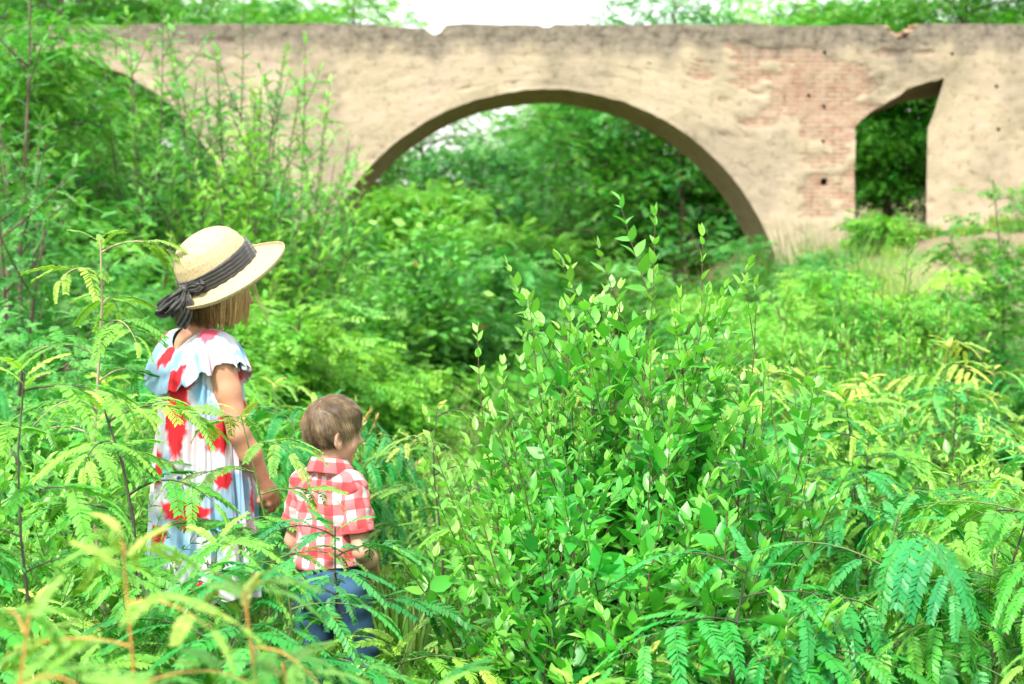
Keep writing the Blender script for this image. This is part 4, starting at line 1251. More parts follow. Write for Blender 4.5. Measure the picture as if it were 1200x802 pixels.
PIN = [pinnate(14, k, leaflet6(0.40), 0.155, 0.12 + 0.1 * k) for k in range(4)]
PIN_LO = [pinnate(7, 10 + k, rhomb(0.5), 0.23, 0.15 + 0.08 * k) for k in range(3)]
PIN_TREE = [pinnate(4, 20 + k, rhomb(0.52), 0.36, 0.2) for k in range(3)]

def put_leaves(mb, temps, P, D, up, S, age, rng, jitter=0.3, roll=0.3):
    P, D, S = np.asarray(P, float), np.asarray(D, float), np.asarray(S, float); age = np.asarray(age, float)
    D = D + rng.normal(0, jitter, D.shape) * np.linalg.norm(D, axis=1, keepdims=True)
    Fr = roll_frames(frames_from_dir(D, up), rng.normal(0, roll, len(P)))
    ch = rng.randint(0, len(temps), len(P))
    for k, (T, F_) in enumerate(temps):
        m = ch == k
        if not m.any(): continue
        V, Q = stamp(T, F_, P[m], Fr[m], S[m])
        mb.add(V, Q, age=np.repeat(np.where(rng.rand(m.sum()) < (0.006 if len(T) == 4 else 0.0), 2.0, np.clip(age[m] + rng.normal(0, 0.10, m.sum()), 0, 1)), len(T)))

stem_green = plain('green_stem', (0.10, 0.16, 0.05), 0.7, 0.3)
stem_dark = plain('dark_stem', (0.055, 0.05, 0.035), 0.75, 0.3)
stem_red = plain('reddish_twig', (0.10, 0.050, 0.035), 0.6, 0.25)
stem_amber = plain('amber_twig', (0.42, 0.22, 0.05), 0.6, 0.25)
bark = plain('bark', (0.11, 0.085, 0.06), 0.9, 0.4, 20)
L_fern = leaf_mat('feather_leaf', (0.055, 0.30, 0.045), (0.40, 0.62, 0.12))
L_yellow = leaf_mat('young_feather_leaf', (0.13, 0.38, 0.07), (0.44, 0.47, 0.13))
L_blue = leaf_mat('blue_green_feather_leaf', (0.040, 0.28, 0.065), (0.22, 0.55, 0.13))
L_privet = leaf_mat('smooth_oval_leaf', (0.065, 0.36, 0.045), (0.36, 0.70, 0.16), rough=0.40, spec=0.55)
L_tree = leaf_mat('tree_leaf', (0.045, 0.25, 0.028), (0.27, 0.54, 0.09))
L_dark = leaf_mat('dark_tree_leaf', (0.026, 0.17, 0.020), (0.14, 0.40, 0.055))
L_light = leaf_mat('light_shrub_leaf', (0.10, 0.39, 0.05), (0.37, 0.64, 0.14))
L_mint = leaf_mat('mint_shrub_leaf', (0.050, 0.28, 0.060), (0.30, 0.60, 0.15))
L_grass = leaf_mat('grass_blade', (0.10, 0.28, 0.05), (0.38, 0.46, 0.14))
L_dry = leaf_mat('dry_grass', (0.46, 0.34, 0.16), (0.58, 0.47, 0.24), trans=0.2)

def sapling_mesh(seed, h=0.9, spread=0.38, nspray=11, temps=PIN, leaf=0.13, lean=0.15, first=0.25, step=0.027, young=0.5, rad=0.006, hang=0.0):
    rng = np.random.RandomState(seed)
    fol, st = MB(), MB()
    la = rng.uniform(0, 2 * PI)
    n = 9; t = np.linspace(0, 1, n)
    path = np.stack([np.cos(la) * lean * h * t ** 1.6 + 0.02 * np.sin(t * 7 + seed), np.sin(la) * lean * h * t ** 1.6 + 0.02 * np.cos(t * 6 + seed), h * t - 0.03], 1)
    V, Q = tube(path, rad * (1 - 0.72 * t), 6); st.add(V, Q, age=0)
    P, D, S, A = [], [], [], []
    for k in range(nspray):
        f = first + (1 - first) * (k + 0.5) / nspray
        az = k * 2.4 + rng.uniform(-0.4, 0.4)
        L = spread * (1.05 - 0.55 * f) * rng.uniform(0.75, 1.2)
        p0 = np.array([np.interp(f, t, path[:, a]) for a in range(3)])
        el = rng.uniform(0.25, 0.75); m = 9; s = np.linspace(0, 1, m)
        dirh = np.array([math.cos(az), math.sin(az), 0]); sidev = np.array([-math.sin(az), math.cos(az), 0])
        sp = p0 + dirh * (L * s)[:, None] + sidev * (rng.uniform(-0.12, 0.12) * L * s ** 2)[:, None] + np.array([0, 0, 1]) * (L * (el * s - (el * 0.75 + 0.18) * s ** 2))[:, None]
        V, Q = tube(sp, rad * 0.38 * (1 - 0.7 * s), 4); st.add(V, Q, age=0)
        nl = max(5, int(L / step)); ss = np.linspace(0.12, 1, nl)
        for i, q in enumerate(ss):
            p = np.array([np.interp(q, s, sp[:, a]) for a in range(3)])
            e = 0.02; tv = np.array([np.interp(min(1, q + .08), s, sp[:, a]) - np.interp(q - .08, s, sp[:, a]) for a in range(3)]); tv /= np.linalg.norm(tv)
            sx = 1 if i % 2 else -1
            a = math.radians(rng.uniform(45, 68)) * (1 - 0.35 * q)
            if i == nl - 1: a = 0
            sv = np.cross(tv, [0, 0, 1]); sv /= np.linalg.norm(sv) + 1e-9
            d = tv * math.cos(a) + sv * sx * math.sin(a) + np.array([0, 0, rng.uniform(-0.25, 0.15) - hang])
            P.append(p); D.append(d); S.append(leaf * (0.62 + 0.55 * math.sin(min(1, q * 0.92 + 0.12) * PI)) * rng.uniform(0.85, 1.1))
            A.append(young * (0.25 * f + 0.75 * q ** 1.5 * f + (0.35 if f > 0.85 else 0)))
    for i in range(4):                                    # young leaves round the tip
        az = i * 2.4 + seed; P.append(path[-1] - [0, 0, 0.012 * i]); D.append([math.cos(az), math.sin(az), 0.8]); S.append(leaf * 0.7); A.append(min(1, young * 1.5))
    put_leaves(fol, temps, P, D, (0, 0, 1), S, A, rng, 0.10, 0.22)
    return fol, st

def as_plant(name, label, cat, meshes, leafm, stemm, loc=(0, 0, 0), rz=0, group=None, fname='foliage', sname='stem'):
    root = thing(name, label, cat, loc, rz, group)
    meshes[0].build(fname, leafm, root); meshes[1].build(sname, stemm, root)
    return root

def bush_mesh(seed, h, w, nstem, temps, leaf, pair_step=0.035, twig=0.12, young=0.7, upness=0.6, ground_fill=True, rad=0.004, leafangle=50):
    """upright stems with opposite pairs of oval leaves and short side twigs"""
    rng = np.random.RandomState(seed)
    fol, st = MB(), MB(); P, D, S, A, UP = [], [], [], [], []
    def leaves_on(path, r0, scale, yb, step, start=0.1):
        s = np.concatenate([[0], np.cumsum(np.linalg.norm(np.diff(path, axis=0), axis=1))]); L = s[-1]
        n = max(2, int(L * (1 - start) / step))
        ph = rng.uniform(0, PI)
        for i in range(n):
            q = L * (start + (1 - start) * (i + .5) / n)
            p = np.array([np.interp(q, s, path[:, a]) for a in range(3)]); p2 = np.array([np.interp(min(L, q + .02), s, path[:, a]) - np.interp(q - .02, s, path[:, a]) for a in range(3)])
            tv = p2 / (np.linalg.norm(p2) + 1e-9)
            u = np.cross(tv, [0.3, 0.9, 0.1]); u /= np.linalg.norm(u); v = np.cross(tv, u)
            f = q / L
            for c in (0, PI):
                if rng.rand() < 0.06: continue
                az = ph + (i % 2) * PI / 2 + c + rng.normal(0, 0.25)
                a = math.radians(leafangle + rng.uniform(-14, 14)) * (1 - 0.45 * f ** 3)
                d = tv * math.cos(a) + (u * math.cos(az) + v * math.sin(az)) * math.sin(a)
                P.append(p); D.append(d); S.append(scale * (1.05 - 0.55 * f ** 2.5) * rng.uniform(0.75, 1.15)); A.append(np.clip(yb + 0.45 * f ** 2, 0, 1))
        for _ in range(2):
            P.append(path[-1]); D.append((path[-1] - path[-2]) / np.linalg.norm(path[-1] - path[-2]) + rng.normal(0, 0.18, 3)); S.append(scale * 0.55); A.append(min(1, yb + 0.6))
    for k in range(nstem):
        az = k * 2.4 + rng.uniform(-0.5, 0.5); r = math.sqrt((k + .5) / nstem)
        hh = h * ((1 - 0.35 * r ** 2) * rng.uniform(0.72, 1.02) if k else 1.0); ww = w * r * rng.uniform(0.7, 1.1)
        n = 9; t = np.linspace(0, 1, n)
        b = np.array([math.cos(az), math.sin(az), 0]) * 0.10 * r
        path = b + np.array([math.cos(az), math.sin(az), 0]) * (ww * t ** 1.25)[:, None] + np.array([0, 0, 1]) * (hh * t)[:, None] + np.stack([0.012 * np.sin(9 * t + k), 0.012 * np.cos(8 * t + k * 2), 0 * t], 1)
        path[:, 2] -= 0.02
        V, Q = tube(path, rad * (1 - 0.72 * t), 5); st.add(V, Q, age=0)
        yb = 0.12 + young * 0.3
        leaves_on(path, rad, leaf, young * 0.45, pair_step, 0.22)
        nt_ = int(hh / twig * 1.5)
        for i in range(nt_):
            f = rng.uniform(0.15, 0.9)
            p0 = np.array([np.interp(f, t, path[:, a]) for a in range(3)])
            a2 = rng.uniform(0, 2 * PI); L = twig * rng.uniform(0.8, 1.9) * (1.2 - 0.7 * f)
            d0 = np.array([math.cos(a2), math.sin(a2), 0]) * rng.uniform(0.5, 1.0) + np.array([0, 0, upness * rng.uniform(0.5, 1.2)])
            d0 /= np.linalg.norm(d0); s = np.linspace(0, 1, 6)
            tp = p0 + d0 * (L * s)[:, None] + np.array([0, 0, 1]) * (0.25 * L * s ** 2)[:, None]
            V, Q = tube(tp, rad * 0.4 * (1 - 0.6 * s), 4); st.add(V, Q, age=0)
            leaves_on(tp, rad, leaf * 0.92, young * (0.2 + 0.35 * f), pair_step * 0.85, 0.05)
    put_leaves(fol, temps, P, D, (0, 0, 1), S, A, rng, 0.08, 0.45)
    return fol, st

def tree_mesh(seed, h=5, w=2.2, trunk=0.05, nl=16, ns=7, temps=PIN_TREE, leaf=0.16, per=30, crown0=0.25, flat=0.4, upl=0.5, multi=1, lean=0.05, top_round=0.6, clump=0.22, young=0.5):
    """trunk, limbs and twigs carrying sprays of leaves in flat layered clumps"""
    rng = np.random.RandomState(seed)
    fol, st = MB(), MB(); P, D, A = [], [], []
    for mtr in range(multi):
        la = rng.uniform(0, 2 * PI); ln = (lean if multi == 1 else rng.uniform(0.15, 0.45)) * h
        hh = h * (1 if mtr == 0 else rng.uniform(0.6, 0.95))
        n = 10; t = np.linspace(0, 1, n)
        path = np.stack([np.cos(la) * ln * t ** 1.4 + 0.03 * h * 0.3 * np.sin(5 * t + seed), np.sin(la) * ln * t ** 1.4 + 0.03 * h * 0.3 * np.cos(4 * t + seed + mtr), hh * t - 0.1], 1)
        V, Q = tube(path, trunk * (1 - 0.85 * t) + 0.004, 7); st.add(V, Q, age=0)
        for k in range(max(3, nl // multi)):
            f = crown0 + (0.98 - crown0) * (k + rng.rand()) / max(3, nl // multi)
            g = (f - crown0) / (1 - crown0)
            prof = (math.sin(PI * (0.15 + 0.85 * g)) ** top_round) if g < 0.98 else 0.3
            L = w * (0.35 + 0.65 * prof) * rng.uniform(0.65, 1.15) * (0.6 if multi > 1 else 1)
            az = k * 2.4 + rng.uniform(-0.6, 0.6) + mtr
            p0 = np.array([np.interp(f, t, path[:, a]) for a in range(3)])
            dh = np.array([math.cos(az), math.sin(az), 0]); s = np.linspace(0, 1, 8)
            up_ = upl * rng.uniform(0.6, 1.4)
            lp = p0 + dh * (L * s)[:, None] + np.array([0, 0, 1]) * (L * (up_ * s - 0.45 * s ** 2))[:, None] + rng.normal(0, 0.02 * L, (8, 3)) * s[:, None]
            V, Q = tube(lp, (trunk * 0.42 * (1 - 0.6 * f)) * (1 - 0.8 * s) + 0.003, 5); st.add(V, Q, age=0)
            for j in range(ns):
                q = rng.uniform(0.25, 1.0) if j else 1.0
                c = np.array([np.interp(q, s, lp[:, a]) for a in range(3)])
                a2 = az + rng.uniform(-1.5, 1.5); tl = L * rng.uniform(0.12, 0.36)
                tip = c + np.array([math.cos(a2), math.sin(a2), rng.uniform(-0.1, 0.6)]) * tl
                V, Q = tube(np.stack([c, (c + tip) / 2 + [0, 0, 0.04 * tl], tip]), [0.006, 0.004, 0.002], 4); st.add(V, Q, age=0)
                m = int(per * rng.uniform(0.6, 1.3)); ctr = c + (tip - c) * rng.uniform(0.3, 1.15, (m, 1))
                off = rng.normal(0, 1, (m, 3)) * [clump, clump, clump * flat]
                P.append(ctr + off)
                dd = off * [1, 1, 0.2] + (tip - c) / (np.linalg.norm(tip - c) + 1e-6) * clump * 0.8 + [0, 0, -0.03]
                D.append(dd / (np.linalg.norm(dd, axis=1, keepdims=True) + 1e-6))
                A.append(np.full(m, young * (0.35 * g + rng.uniform(0, 0.6) + 0.3 * q * rng.rand())))
    P, D, A = np.concatenate(P), np.concatenate(D), np.concatenate(A)
    put_leaves(fol, temps, P, D, (0, 0, 1), leaf * rng.uniform(0.7, 1.25, len(P)), A, rng, 0.35, 0.45)
    return fol, st

def grass_mesh(seed, h, w, n, width=0.008, young=0.6, seg=4, curve=0.5):
    rng = np.random.RandomState(seed); mb = MB()
    az = rng.uniform(0, 2 * PI, n); r = np.sqrt(rng.rand(n)) * w
    L = h * rng.uniform(0.5, 1.05, n); cu = rng.uniform(0.1, curve, n)
    s = np.linspace(0, 1, seg + 1)
    base = np.stack([r * np.cos(az), r * np.sin(az), np.zeros(n) - 0.02], 1); az2 = az + rng.normal(0, 0.7, n)
    out = np.stack([np.cos(az2), np.sin(az2), 0 * az], 1)
    pts = base[:, None] + out[:, None] * (L * cu)[:, None, None] * (s ** 2)[None, :, None] + np.array([0, 0, 1]) * (L[:, None] * (s - 0.35 * cu[:, None] * s ** 2))[:, :, None]
    sd_ = np.stack([-np.sin(az2 + 0.6), np.cos(az2 + 0.6), 0 * az], 1)[:, None] * (width * (1 - s ** 1.5 * 0.93))[None, :, None]
    V = np.stack([pts - sd_, pts + sd_], 2).reshape(-1, 3)
    b = (np.arange(n) * (seg + 1) * 2)[:, None]; k = np.arange(seg)[None] * 2
    q = np.stack([b + k, b + k + 1, b + k + 3, b + k + 2], -1).reshape(-1, 4)
    mb.add(V, [q], age=np.repeat(np.clip(rng.uniform(0, young, n), 0, 1), (seg + 1) * 2))
    return mb

def scatter(name, label, pts, rot, scl, idx, protos, cat=None):
    """one mass of plants nobody could count, grown on points"""
    me = bpy.data.meshes.new(name); me.from_pydata([tuple(p) for p in pts], [], [])
    for k, v, ty in (('rot', rot, 'FLOAT_VECTOR'), ('scl', scl, 'FLOAT'), ('idx', idx, 'INT')):
        a = me.attributes.new(k, ty, 'POINT')
        a.data.foreach_set('vector' if ty == 'FLOAT_VECTOR' else 'value', np.asarray(v, np.int32 if ty == 'INT' else np.float32).ravel())
    o = bpy.data.objects.new(name, me); COL.objects.link(o); tag(o, label, cat, kind='stuff')
    ng = bpy.data.node_groups.new(name, 'GeometryNodeTree')
    ng.interface.new_socket('Geometry', in_out='INPUT', socket_type='NodeSocketGeometry'); ng.interface.new_socket('Geometry', in_out='OUTPUT', socket_type='NodeSocketGeometry')
    N, K = ng.nodes, ng.links
    gi, go, iop, jn = N.new('NodeGroupInput'), N.new('NodeGroupOutput'), N.new('GeometryNodeInstanceOnPoints'), N.new('GeometryNodeJoinGeometry')
    for pr in protos:
        j = N.new('GeometryNodeJoinGeometry'); g2 = N.new('GeometryNodeGeometryToInstance')
        for ob in pr:
            oi = N.new('GeometryNodeObjectInfo'); oi.inputs['Object'].default_value = ob; oi.transform_space = 'ORIGINAL'
            K.new(oi.outputs['Geometry'], j.inputs[0])
        K.new(j.outputs[0], g2.inputs[0]); K.new(g2.outputs[0], jn.inputs[0])
    def na(nm, ty):
        n = N.new('GeometryNodeInputNamedAttribute'); n.data_type = ty; n.inputs['Name'].default_value = nm; return n.outputs[0]
    K.new(gi.outputs[0], iop.inputs['Points']); K.new(jn.outputs[0], iop.inputs['Instance'])
    iop.inputs['Pick Instance'].default_value = True
    K.new(na('idx', 'INT'), iop.inputs['Instance Index']); K.new(na('rot', 'FLOAT_VECTOR'), iop.inputs['Rotation']); K.new(na('scl', 'FLOAT'), iop.inputs['Scale'])
    K.new(iop.outputs[0], go.inputs[0])
    md = o.modifiers.new('plants', 'NODES'); md.node_group = ng
    return o

def kids(root): return [c for c in root.children]
def gz(x, y): return float(H(np.array([x]), np.array([y]))[0])
# ------------------------------------------------------------------ planting
def spot(px, Y, dz=0.0):
    x = (px - 600) / F * Y
    return (x, Y, gz(x, Y) + dz)

# --- feathery saplings: prototypes are themselves plants of the place, each with its own spot
SAP = []
def hero_sap(seed, px, Y, h, label, leafm=L_fern, stemm=stem_green, rz=0, **kw):
    o = as_plant('feather_leaf_sapling', label, 'sapling', sapling_mesh(seed, h, **kw), leafm, stemm, spot(px, Y), rz, 'feather leaved saplings round the two children')
    SAP.append((o, h)); return o

def top_h(px, py, Y):
    x = (px - 600) / F * Y
    return at(px, py, Y).z - gz(x, Y)

hero_sap(1, 118, 4.0, top_h(125, 268, 4.0), 'tall sapling with pale stem and yellow green tip, left of the sun hat', L_fern, plain('pale_stem', (0.30, 0.26, 0.16), 0.8), spread=0.42, nspray=9, first=0.55, lean=0.02, young=1.0, rad=0.010)
hero_sap(2, 185, 3.3, top_h(205, 470, 3.3), 'sapling with dark slanting stem in front of the floral dress', L_fern, stem_dark, spread=0.40, nspray=9, first=0.5, lean=0.16, young=0.75, rad=0.009)
hero_sap(3, 318, 3.45, top_h(310, 470, 3.45), 'bright yellow green sapling whose sprays cross the arm of the dressed child', L_yellow, stem_green, spread=0.34, nspray=7, first=0.62, lean=0.06, young=0.6, leaf=0.11)
hero_sap(4, 382, 3.2, top_h(375, 600, 3.2), 'dark stemmed sapling in front of the checked shirt', L_blue, stem_dark, spread=0.34, nspray=5, first=0.72, lean=0.05, young=0.4)
hero_sap(5, 510, 4.6, top_h(510, 470, 4.6), 'sapling with orange young tips right of the smaller child', L_yellow, stem_dark, spread=0.34, nspray=9, first=0.4, lean=0.08, young=0.85, leaf=0.10)
hero_sap(6, 600, 4.3, top_h(570, 500, 4.3), 'leaning sapling between the checked shirt and the oval leaved bush', L_fern, stem_dark, spread=0.42, nspray=10, first=0.35, lean=0.2, young=0.5)
hero_sap(7, 1010, 2.95, top_h(1010, 595, 2.95), 'large feather leaved sapling with long arching sprays at bottom right', L_blue, stem_green, spread=0.62, nspray=12, first=0.4, lean=0.1, young=0.1, leaf=0.15, step=0.038, hang=0.7)
hero_sap(8, 1165, 3.0, top_h(1150, 540, 3.0), 'arching sapling at the right edge above the grass', L_fern, stem_green, spread=0.60, nspray=11, first=0.4, lean=0.1, young=0.45, leaf=0.13, step=0.036, hang=0.6)
hero_sap(9, 1085, 6.5, top_h(1085, 395, 6.5), 'yellowish sapling with dark stem in the field right of the oval leaved bush', L_yellow, stem_dark, spread=0.5, nspray=12, first=0.3, lean=0.1, young=0.8)
hero_sap(10, 940, 5.4, top_h(930, 425, 5.4), 'feathery sapling just behind the right side of the oval leaved bush', L_fern, stem_dark, spread=0.46, nspray=12, first=0.3, lean=0.1, young=0.6)
hero_sap(11, 15, 2.6, top_h(10, 420, 2.6), 'dark stemmed sapling cut by the left edge of the photo', L_fern, stem_dark, spread=0.38, nspray=9, first=0.5, lean=0.04, young=0.6)
hero_sap(12, 860, 2.8, top_h(860, 650, 2.8), 'low blue green sapling under the oval leaved bush at the bottom', L_blue, stem_dark, spread=0.5, nspray=10, first=0.4, lean=0.1, young=0.1, leaf=0.14, step=0.036)
hero_sap(13, 240, 3.0, top_h(240, 615, 3.0), 'spreading sapling hiding the hem of the floral dress', L_fern, stem_green, spread=0.42, nspray=11, first=0.5, lean=0.05, young=0.5, leaf=0.12)
hero_sap(14, 345, 2.8, top_h(345, 665, 2.8), 'low sapling in front of the left leg of the blue jeans', L_blue, stem_green, spread=0.38, nspray=10, first=0.5, lean=0.05, young=0.3, leaf=0.12)
hero_sap(15, 455, 3.2, top_h(455, 735, 3.2), 'low feathery sapling at the right foot of the smaller child', L_fern, stem_green, spread=0.36, nspray=10, first=0.4, lean=0.05, young=0.5, leaf=0.12)
# close to the lens, out of focus
near_ = [(21, 95, 1.5, 600, 'blurred sapling with thick amber stem closest to the camera at left', 0.9),
         (22, 285, 1.6, 665, 'blurred yellow tipped sapling below the floral dress', 0.85),
         (23, 375, 1.8, 745, 'yellow green sapling hiding the legs of the smaller child', 0.7),
         (24, 0, 1.35, 680, 'out of focus pale sapling in the bottom left corner', 0.55)]
for sd_, px, Y, py, lb, yg in near_:
    hero_sap(sd_, px, Y, top_h(px, py, Y), lb, L_yellow, stem_amber, spread=0.24, nspray=7, first=0.70, lean=0.03, young=yg * .55, leaf=0.085, step=0.02, rad=0.005)

# --- oval leaved bushes
OV = [ovate(0.50, 0.10, -0.12), ovate(0.42, 0.14, -0.20), ovate(0.54, 0.06, 0.02)]
OVN = [ovate(0.30, 0.10, -0.12), ovate(0.26, 0.14, -0.2)]
def oval(seed, px, Y, py, w, ns, label, leaf=0.060, leafm=L_privet, temps=OV, name='oval_leaf_bush', cat='bush', group='oval leaved bushes right of the children', **kw):
    h = top_h(px, py, Y)
    return as_plant(name, label, cat, bush_mesh(seed, h, w, ns, temps, leaf, **kw), leafm, stem_red, spot(px, Y), 0, group)
oval(31, 728, 3.75, 245, 0.30, 13, 'tallest oval leaved bush with thin reddish stems in the centre of the photo', young=0.6, pair_step=0.048, leaf=0.071, twig=0.26, upness=1.3)
oval(32, 640, 3.85, 300, 0.24, 11, 'oval leaved bush with pale pointed tips, left of the tallest one', leaf=0.062, young=0.8, pair_step=0.045, twig=0.24, upness=1.3)
oval(33, 850, 3.7, 325, 0.30, 12, 'oval leaved bush with loose tips, right of the tallest one', young=0.6, leaf=0.068, pair_step=0.048, twig=0.24, upness=1.3)
oval(37, 795, 3.85, 268, 0.22, 9, 'upright oval leaved bush between the tallest one and the loose tipped one', young=0.7, leaf=0.068, pair_step=0.048, twig=0.24, upness=1.3)
oval(38, 690, 3.95, 330, 0.25, 10, 'oval leaved bush half hidden behind the tallest one', young=0.7, leaf=0.060, pair_step=0.045, twig=0.24, upness=1.3)
oval(34, 730, 3.2, 470, 0.42, 11, 'low dense oval leaved bush in front of the tallest one', young=0.25, leaf=0.070)
oval(35, 640, 3.3, 520, 0.34, 14, 'low oval leaved bush beside the leaning sapling', young=0.4, leaf=0.062)
oval(36, 800, 2.95, 590, 0.36, 10, 'low dark green oval leaved bush at the bottom of the photo', young=0.15, leaf=0.074)

# --- undergrowth: the mass of saplings nobody could count
protos = [kids(o) for o, h in SAP[:12]]; ph = [h for o, h in SAP[:12]]
LOW = []
def allowed(px, Y):
    if Y < 4.45:
        return np.interp(px, [0, 60, 155, 175, 200, 330, 345, 462, 490, 560, 600, 920, 980, 1200], [400, 420, 470, 560, 620, 630, 700, 800, 600, 540, 740, 740, 590, 520]) + (70 if Y < 2.3 else 0)
    return np.interp(px, [0, 150, 330, 430, 535, 560, 590, 650, 900, 1100, 1200], [365, 390, 440, 510, 520, 570, 560, 440, 395, 405, 425])
rng = np.random.RandomState(77)
pts, rot, scl, idx = [], [], [], []
def free(x, Y):
    for (cx_, cy_, r) in ((-0.91, 4.2, 0.27), (-0.5, 4.05, 0.22), (0.33, 3.6, 0.30)):
        if (x - cx_) ** 2 + (Y - cy_) ** 2 < r * r: return False
    return True
Y = 1.25
while Y < 15:
    stp = 0.21 + 0.034 * Y
    x0 = -0.40 * Y - 0.7; x1 = 0.40 * Y + 0.7
    for x in np.arange(x0, x1, stp):
        xx = x + rng.uniform(-.5, .5) * stp; yy = Y + rng.uniform(-.5, .5) * stp
        if not free(xx, yy): continue
        px = 600 + xx / yy * F
        if yy < 2.4 and (rng.rand() < 0.5 or px > 150): continue
        if yy < 4.05 and 388 < px < 475: continue
        if yy > 4.6 and rng.rand() < 0.25: continue
        if yy > 9 and abs(xx - stream_x(yy)) < 2.3: continue
        if 5.2 < yy < 11.4 and 540 < px < 588: continue
        if yy > 8.5 and px > 1090 and rng.rand() < 0.9: continue
        g = gz(xx, yy)
        rp = 0.17 / yy * F
        al = max(float(allowed(px + q_ * rp, yy)) - 55 * abs(q_) for q_ in (-1.6, -1, -.5, 0, .5, 1, 1.6)) if yy < 4.3 else float(allowed(px, yy))
        hm = at(px, al + rng.uniform(-6, 60), yy).z - g
        hd = rng.uniform(0.6, 1.0) * (1 + 0.02 * yy)
        hh = min(hd, hm)
        if hh < 0.16: continue
        k = rng.choice([2, 3, 5, 6, 7, 8, 9, 10, 11]) if yy > 2.6 else rng.choice([3, 6, 11, 9, 5])
        pts.append((xx, yy, g)); rot.append((rng.uniform(-.12, .12), rng.uniform(-.12, .12), rng.uniform(0, 6.28))); scl.append(np.clip(hh / ph[k], 0.25, 1.15)); idx.append(k)
    Y += stp
mixp = [as_plant('leafy_weed', lb_, 'weed', bush_mesh(44 + q_, 0.75, 0.24, 8, tp_, lf_, young=yg_, pair_step=ps_, rad=0.003), lm_, stem_green, spot(px_, Y_), 0) for q_, (lb_, tp_, lf_, yg_, ps_, lm_, px_, Y_) in enumerate((
    ('narrow leaved light weed right of the orange tipped sapling', OVN, 0.06, 0.6, 0.035, L_light, 560, 5.2), ('oval leaved weed among the saplings at right', OV, 0.05, 0.4, 0.04, L_privet, 1120, 4.4), ('small leaved yellow green weed at the right behind the bushes', OVN, 0.04, 0.9, 0.025, L_light, 1000, 6.6)))]
NP = len(protos); protos += [kids(o) for o in mixp]; r2 = np.random.RandomState(5)
for i_ in range(len(pts)):
    if pts[i_][1] > 2.6 and r2.rand() < 0.33:
        old = idx[i_]; idx[i_] = NP + r2.randint(0, 3); scl[i_] = float(np.clip(scl[i_] * ph[old] / 0.75, 0.3, 1.4))
scatter('undergrowth', 'dense feathery sapling undergrowth covering the bank', pts, rot, scl, [len(protos) - 1 - i for i in idx], protos)
print('undergrowth', len(pts))
# low leafy ground cover
lowb = as_plant('leafy_weed', 'low oval leaved weed at the feet of the smaller child', 'weed', bush_mesh(41, 0.30, 0.16, 7, OV, 0.045, young=0.4), L_privet, stem_green, spot(430, 3.5), 0)
lowg = thing('grass_tuft', 'green grass tuft beside the smaller child', 'grass', spot(470, 3.7)); grass_mesh(42, 0.35, 0.12, 90).build('blades', L_grass, lowg)
pts, rot, scl, idx = [], [], [], []
Y = 1.1
while Y < 13:
    stp = 0.16 + 0.03 * Y
    for x in np.arange(-0.4 * Y - .6, 0.4 * Y + .6, stp):
        xx = x + rng.uniform(-.5, .5) * stp; yy = Y + rng.uniform(-.5, .5) * stp
        if yy > 9 and abs(xx - stream_x(yy)) < 2.0: continue
        pts.append((xx, yy, gz(xx, yy))); rot.append((0, 0, rng.uniform(0, 6.28))); scl.append(rng.uniform(0.7, 1.3)); idx.append(rng.randint(0, 2))
    Y += stp
scatter('ground_cover', 'low weeds and grass between the saplings', pts, rot, scl, idx, [kids(lowb), kids(lowg)])

# --- dry grass stalks beside the smaller child
def seed_stalks(px, Y, py, n, label, seed):
    rng = np.random.RandomState(seed); root = thing('dry_grass_stalks', label, 'grass', spot(px, Y)); h = top_h(px, py, Y)
    st, hd = MB(), MB()
    for k in range(n):
        az = rng.uniform(0, 2 * PI); s = np.linspace(0, 1, 12); hh = h * rng.uniform(0.75, 1.0); b = rng.uniform(0.1, 0.22)
        p = np.stack([np.cos(az) * b * s ** 2.5 + rng.normal(0, .02), np.sin(az) * b * s ** 2.5, hh * (s - 0.10 * s ** 6)], 1)
        V, Q = tube(p, 0.0016 * (1 - 0.6 * s), 4); st.add(V, Q, age=0.5)
        m = 26; q = rng.uniform(0.82, 1.0, m); P = np.stack([np.interp(q, s, p[:, a]) for a in range(3)], 1)
        D = np.tile(p[-1] - p[-3], (m, 1)); D /= np.linalg.norm(D[0])
        hd = MB(); put_leaves(hd, [rhomb(0.2)], P, D, (0, 0, 1), np.full(m, 0.03), np.full(m, 0.6), rng, 0.3, 1)
        sk = MB(); sk.add(V, Q, age=0.5); hd.build('seed_head', L_dry, sk.build('stalk', L_dry, root))
seed_stalks(405, 5.2, 432, 7, 'pale dry grass stalks bending above the head of the smaller child', 5)
seed_stalks(450, 5.6, 490, 8, 'pale dry grass stalks just right of the smaller child', 6)

# --- rocks by the stream
def rock(px, Y, s, seed, label):
    rng = np.random.RandomState(seed); S = SDF((-s * 1.6,) * 3, (s * 1.6,) * 3, s / 11)
    S.f[:] = s
    S.ell((0, 0, 0), np.array((1.1, .8, .75)) * s, rotm(rng.rand(), rng.rand(), rng.rand()), 0)
    for _ in range(7):
        n = rng.normal(0, 1, 3); n /= np.linalg.norm(n); S.half(n * s * rng.uniform(0.5, 0.75), n, k=s * 0.06)
    V, Q = S.mesh()
    o = link_mesh('rock', V, [Q], rock_m, smooth=True); o.location = spot(px, Y, s * 0.25); tag(o, label, 'rock', 'rocks by the stream')
rock_m, nt, bs = new_mat('grey_stone')
nt.links.new(ramp(nt, noise(nt, 6, 6), [(0.3, (0.03, 0.03, 0.03)), (0.7, (0.12, 0.125, 0.13))]), bs.inputs['Base Color']); bs.inputs['Roughness'].default_value = 0.85
nt.links.new(bump(nt, noise(nt, 20, 6), 0.6, 0.02), bs.inputs['Normal'])
rock(566, 12.8, 0.40, 1, 'tall grey boulder at the stream edge above the orange tipped sapling')
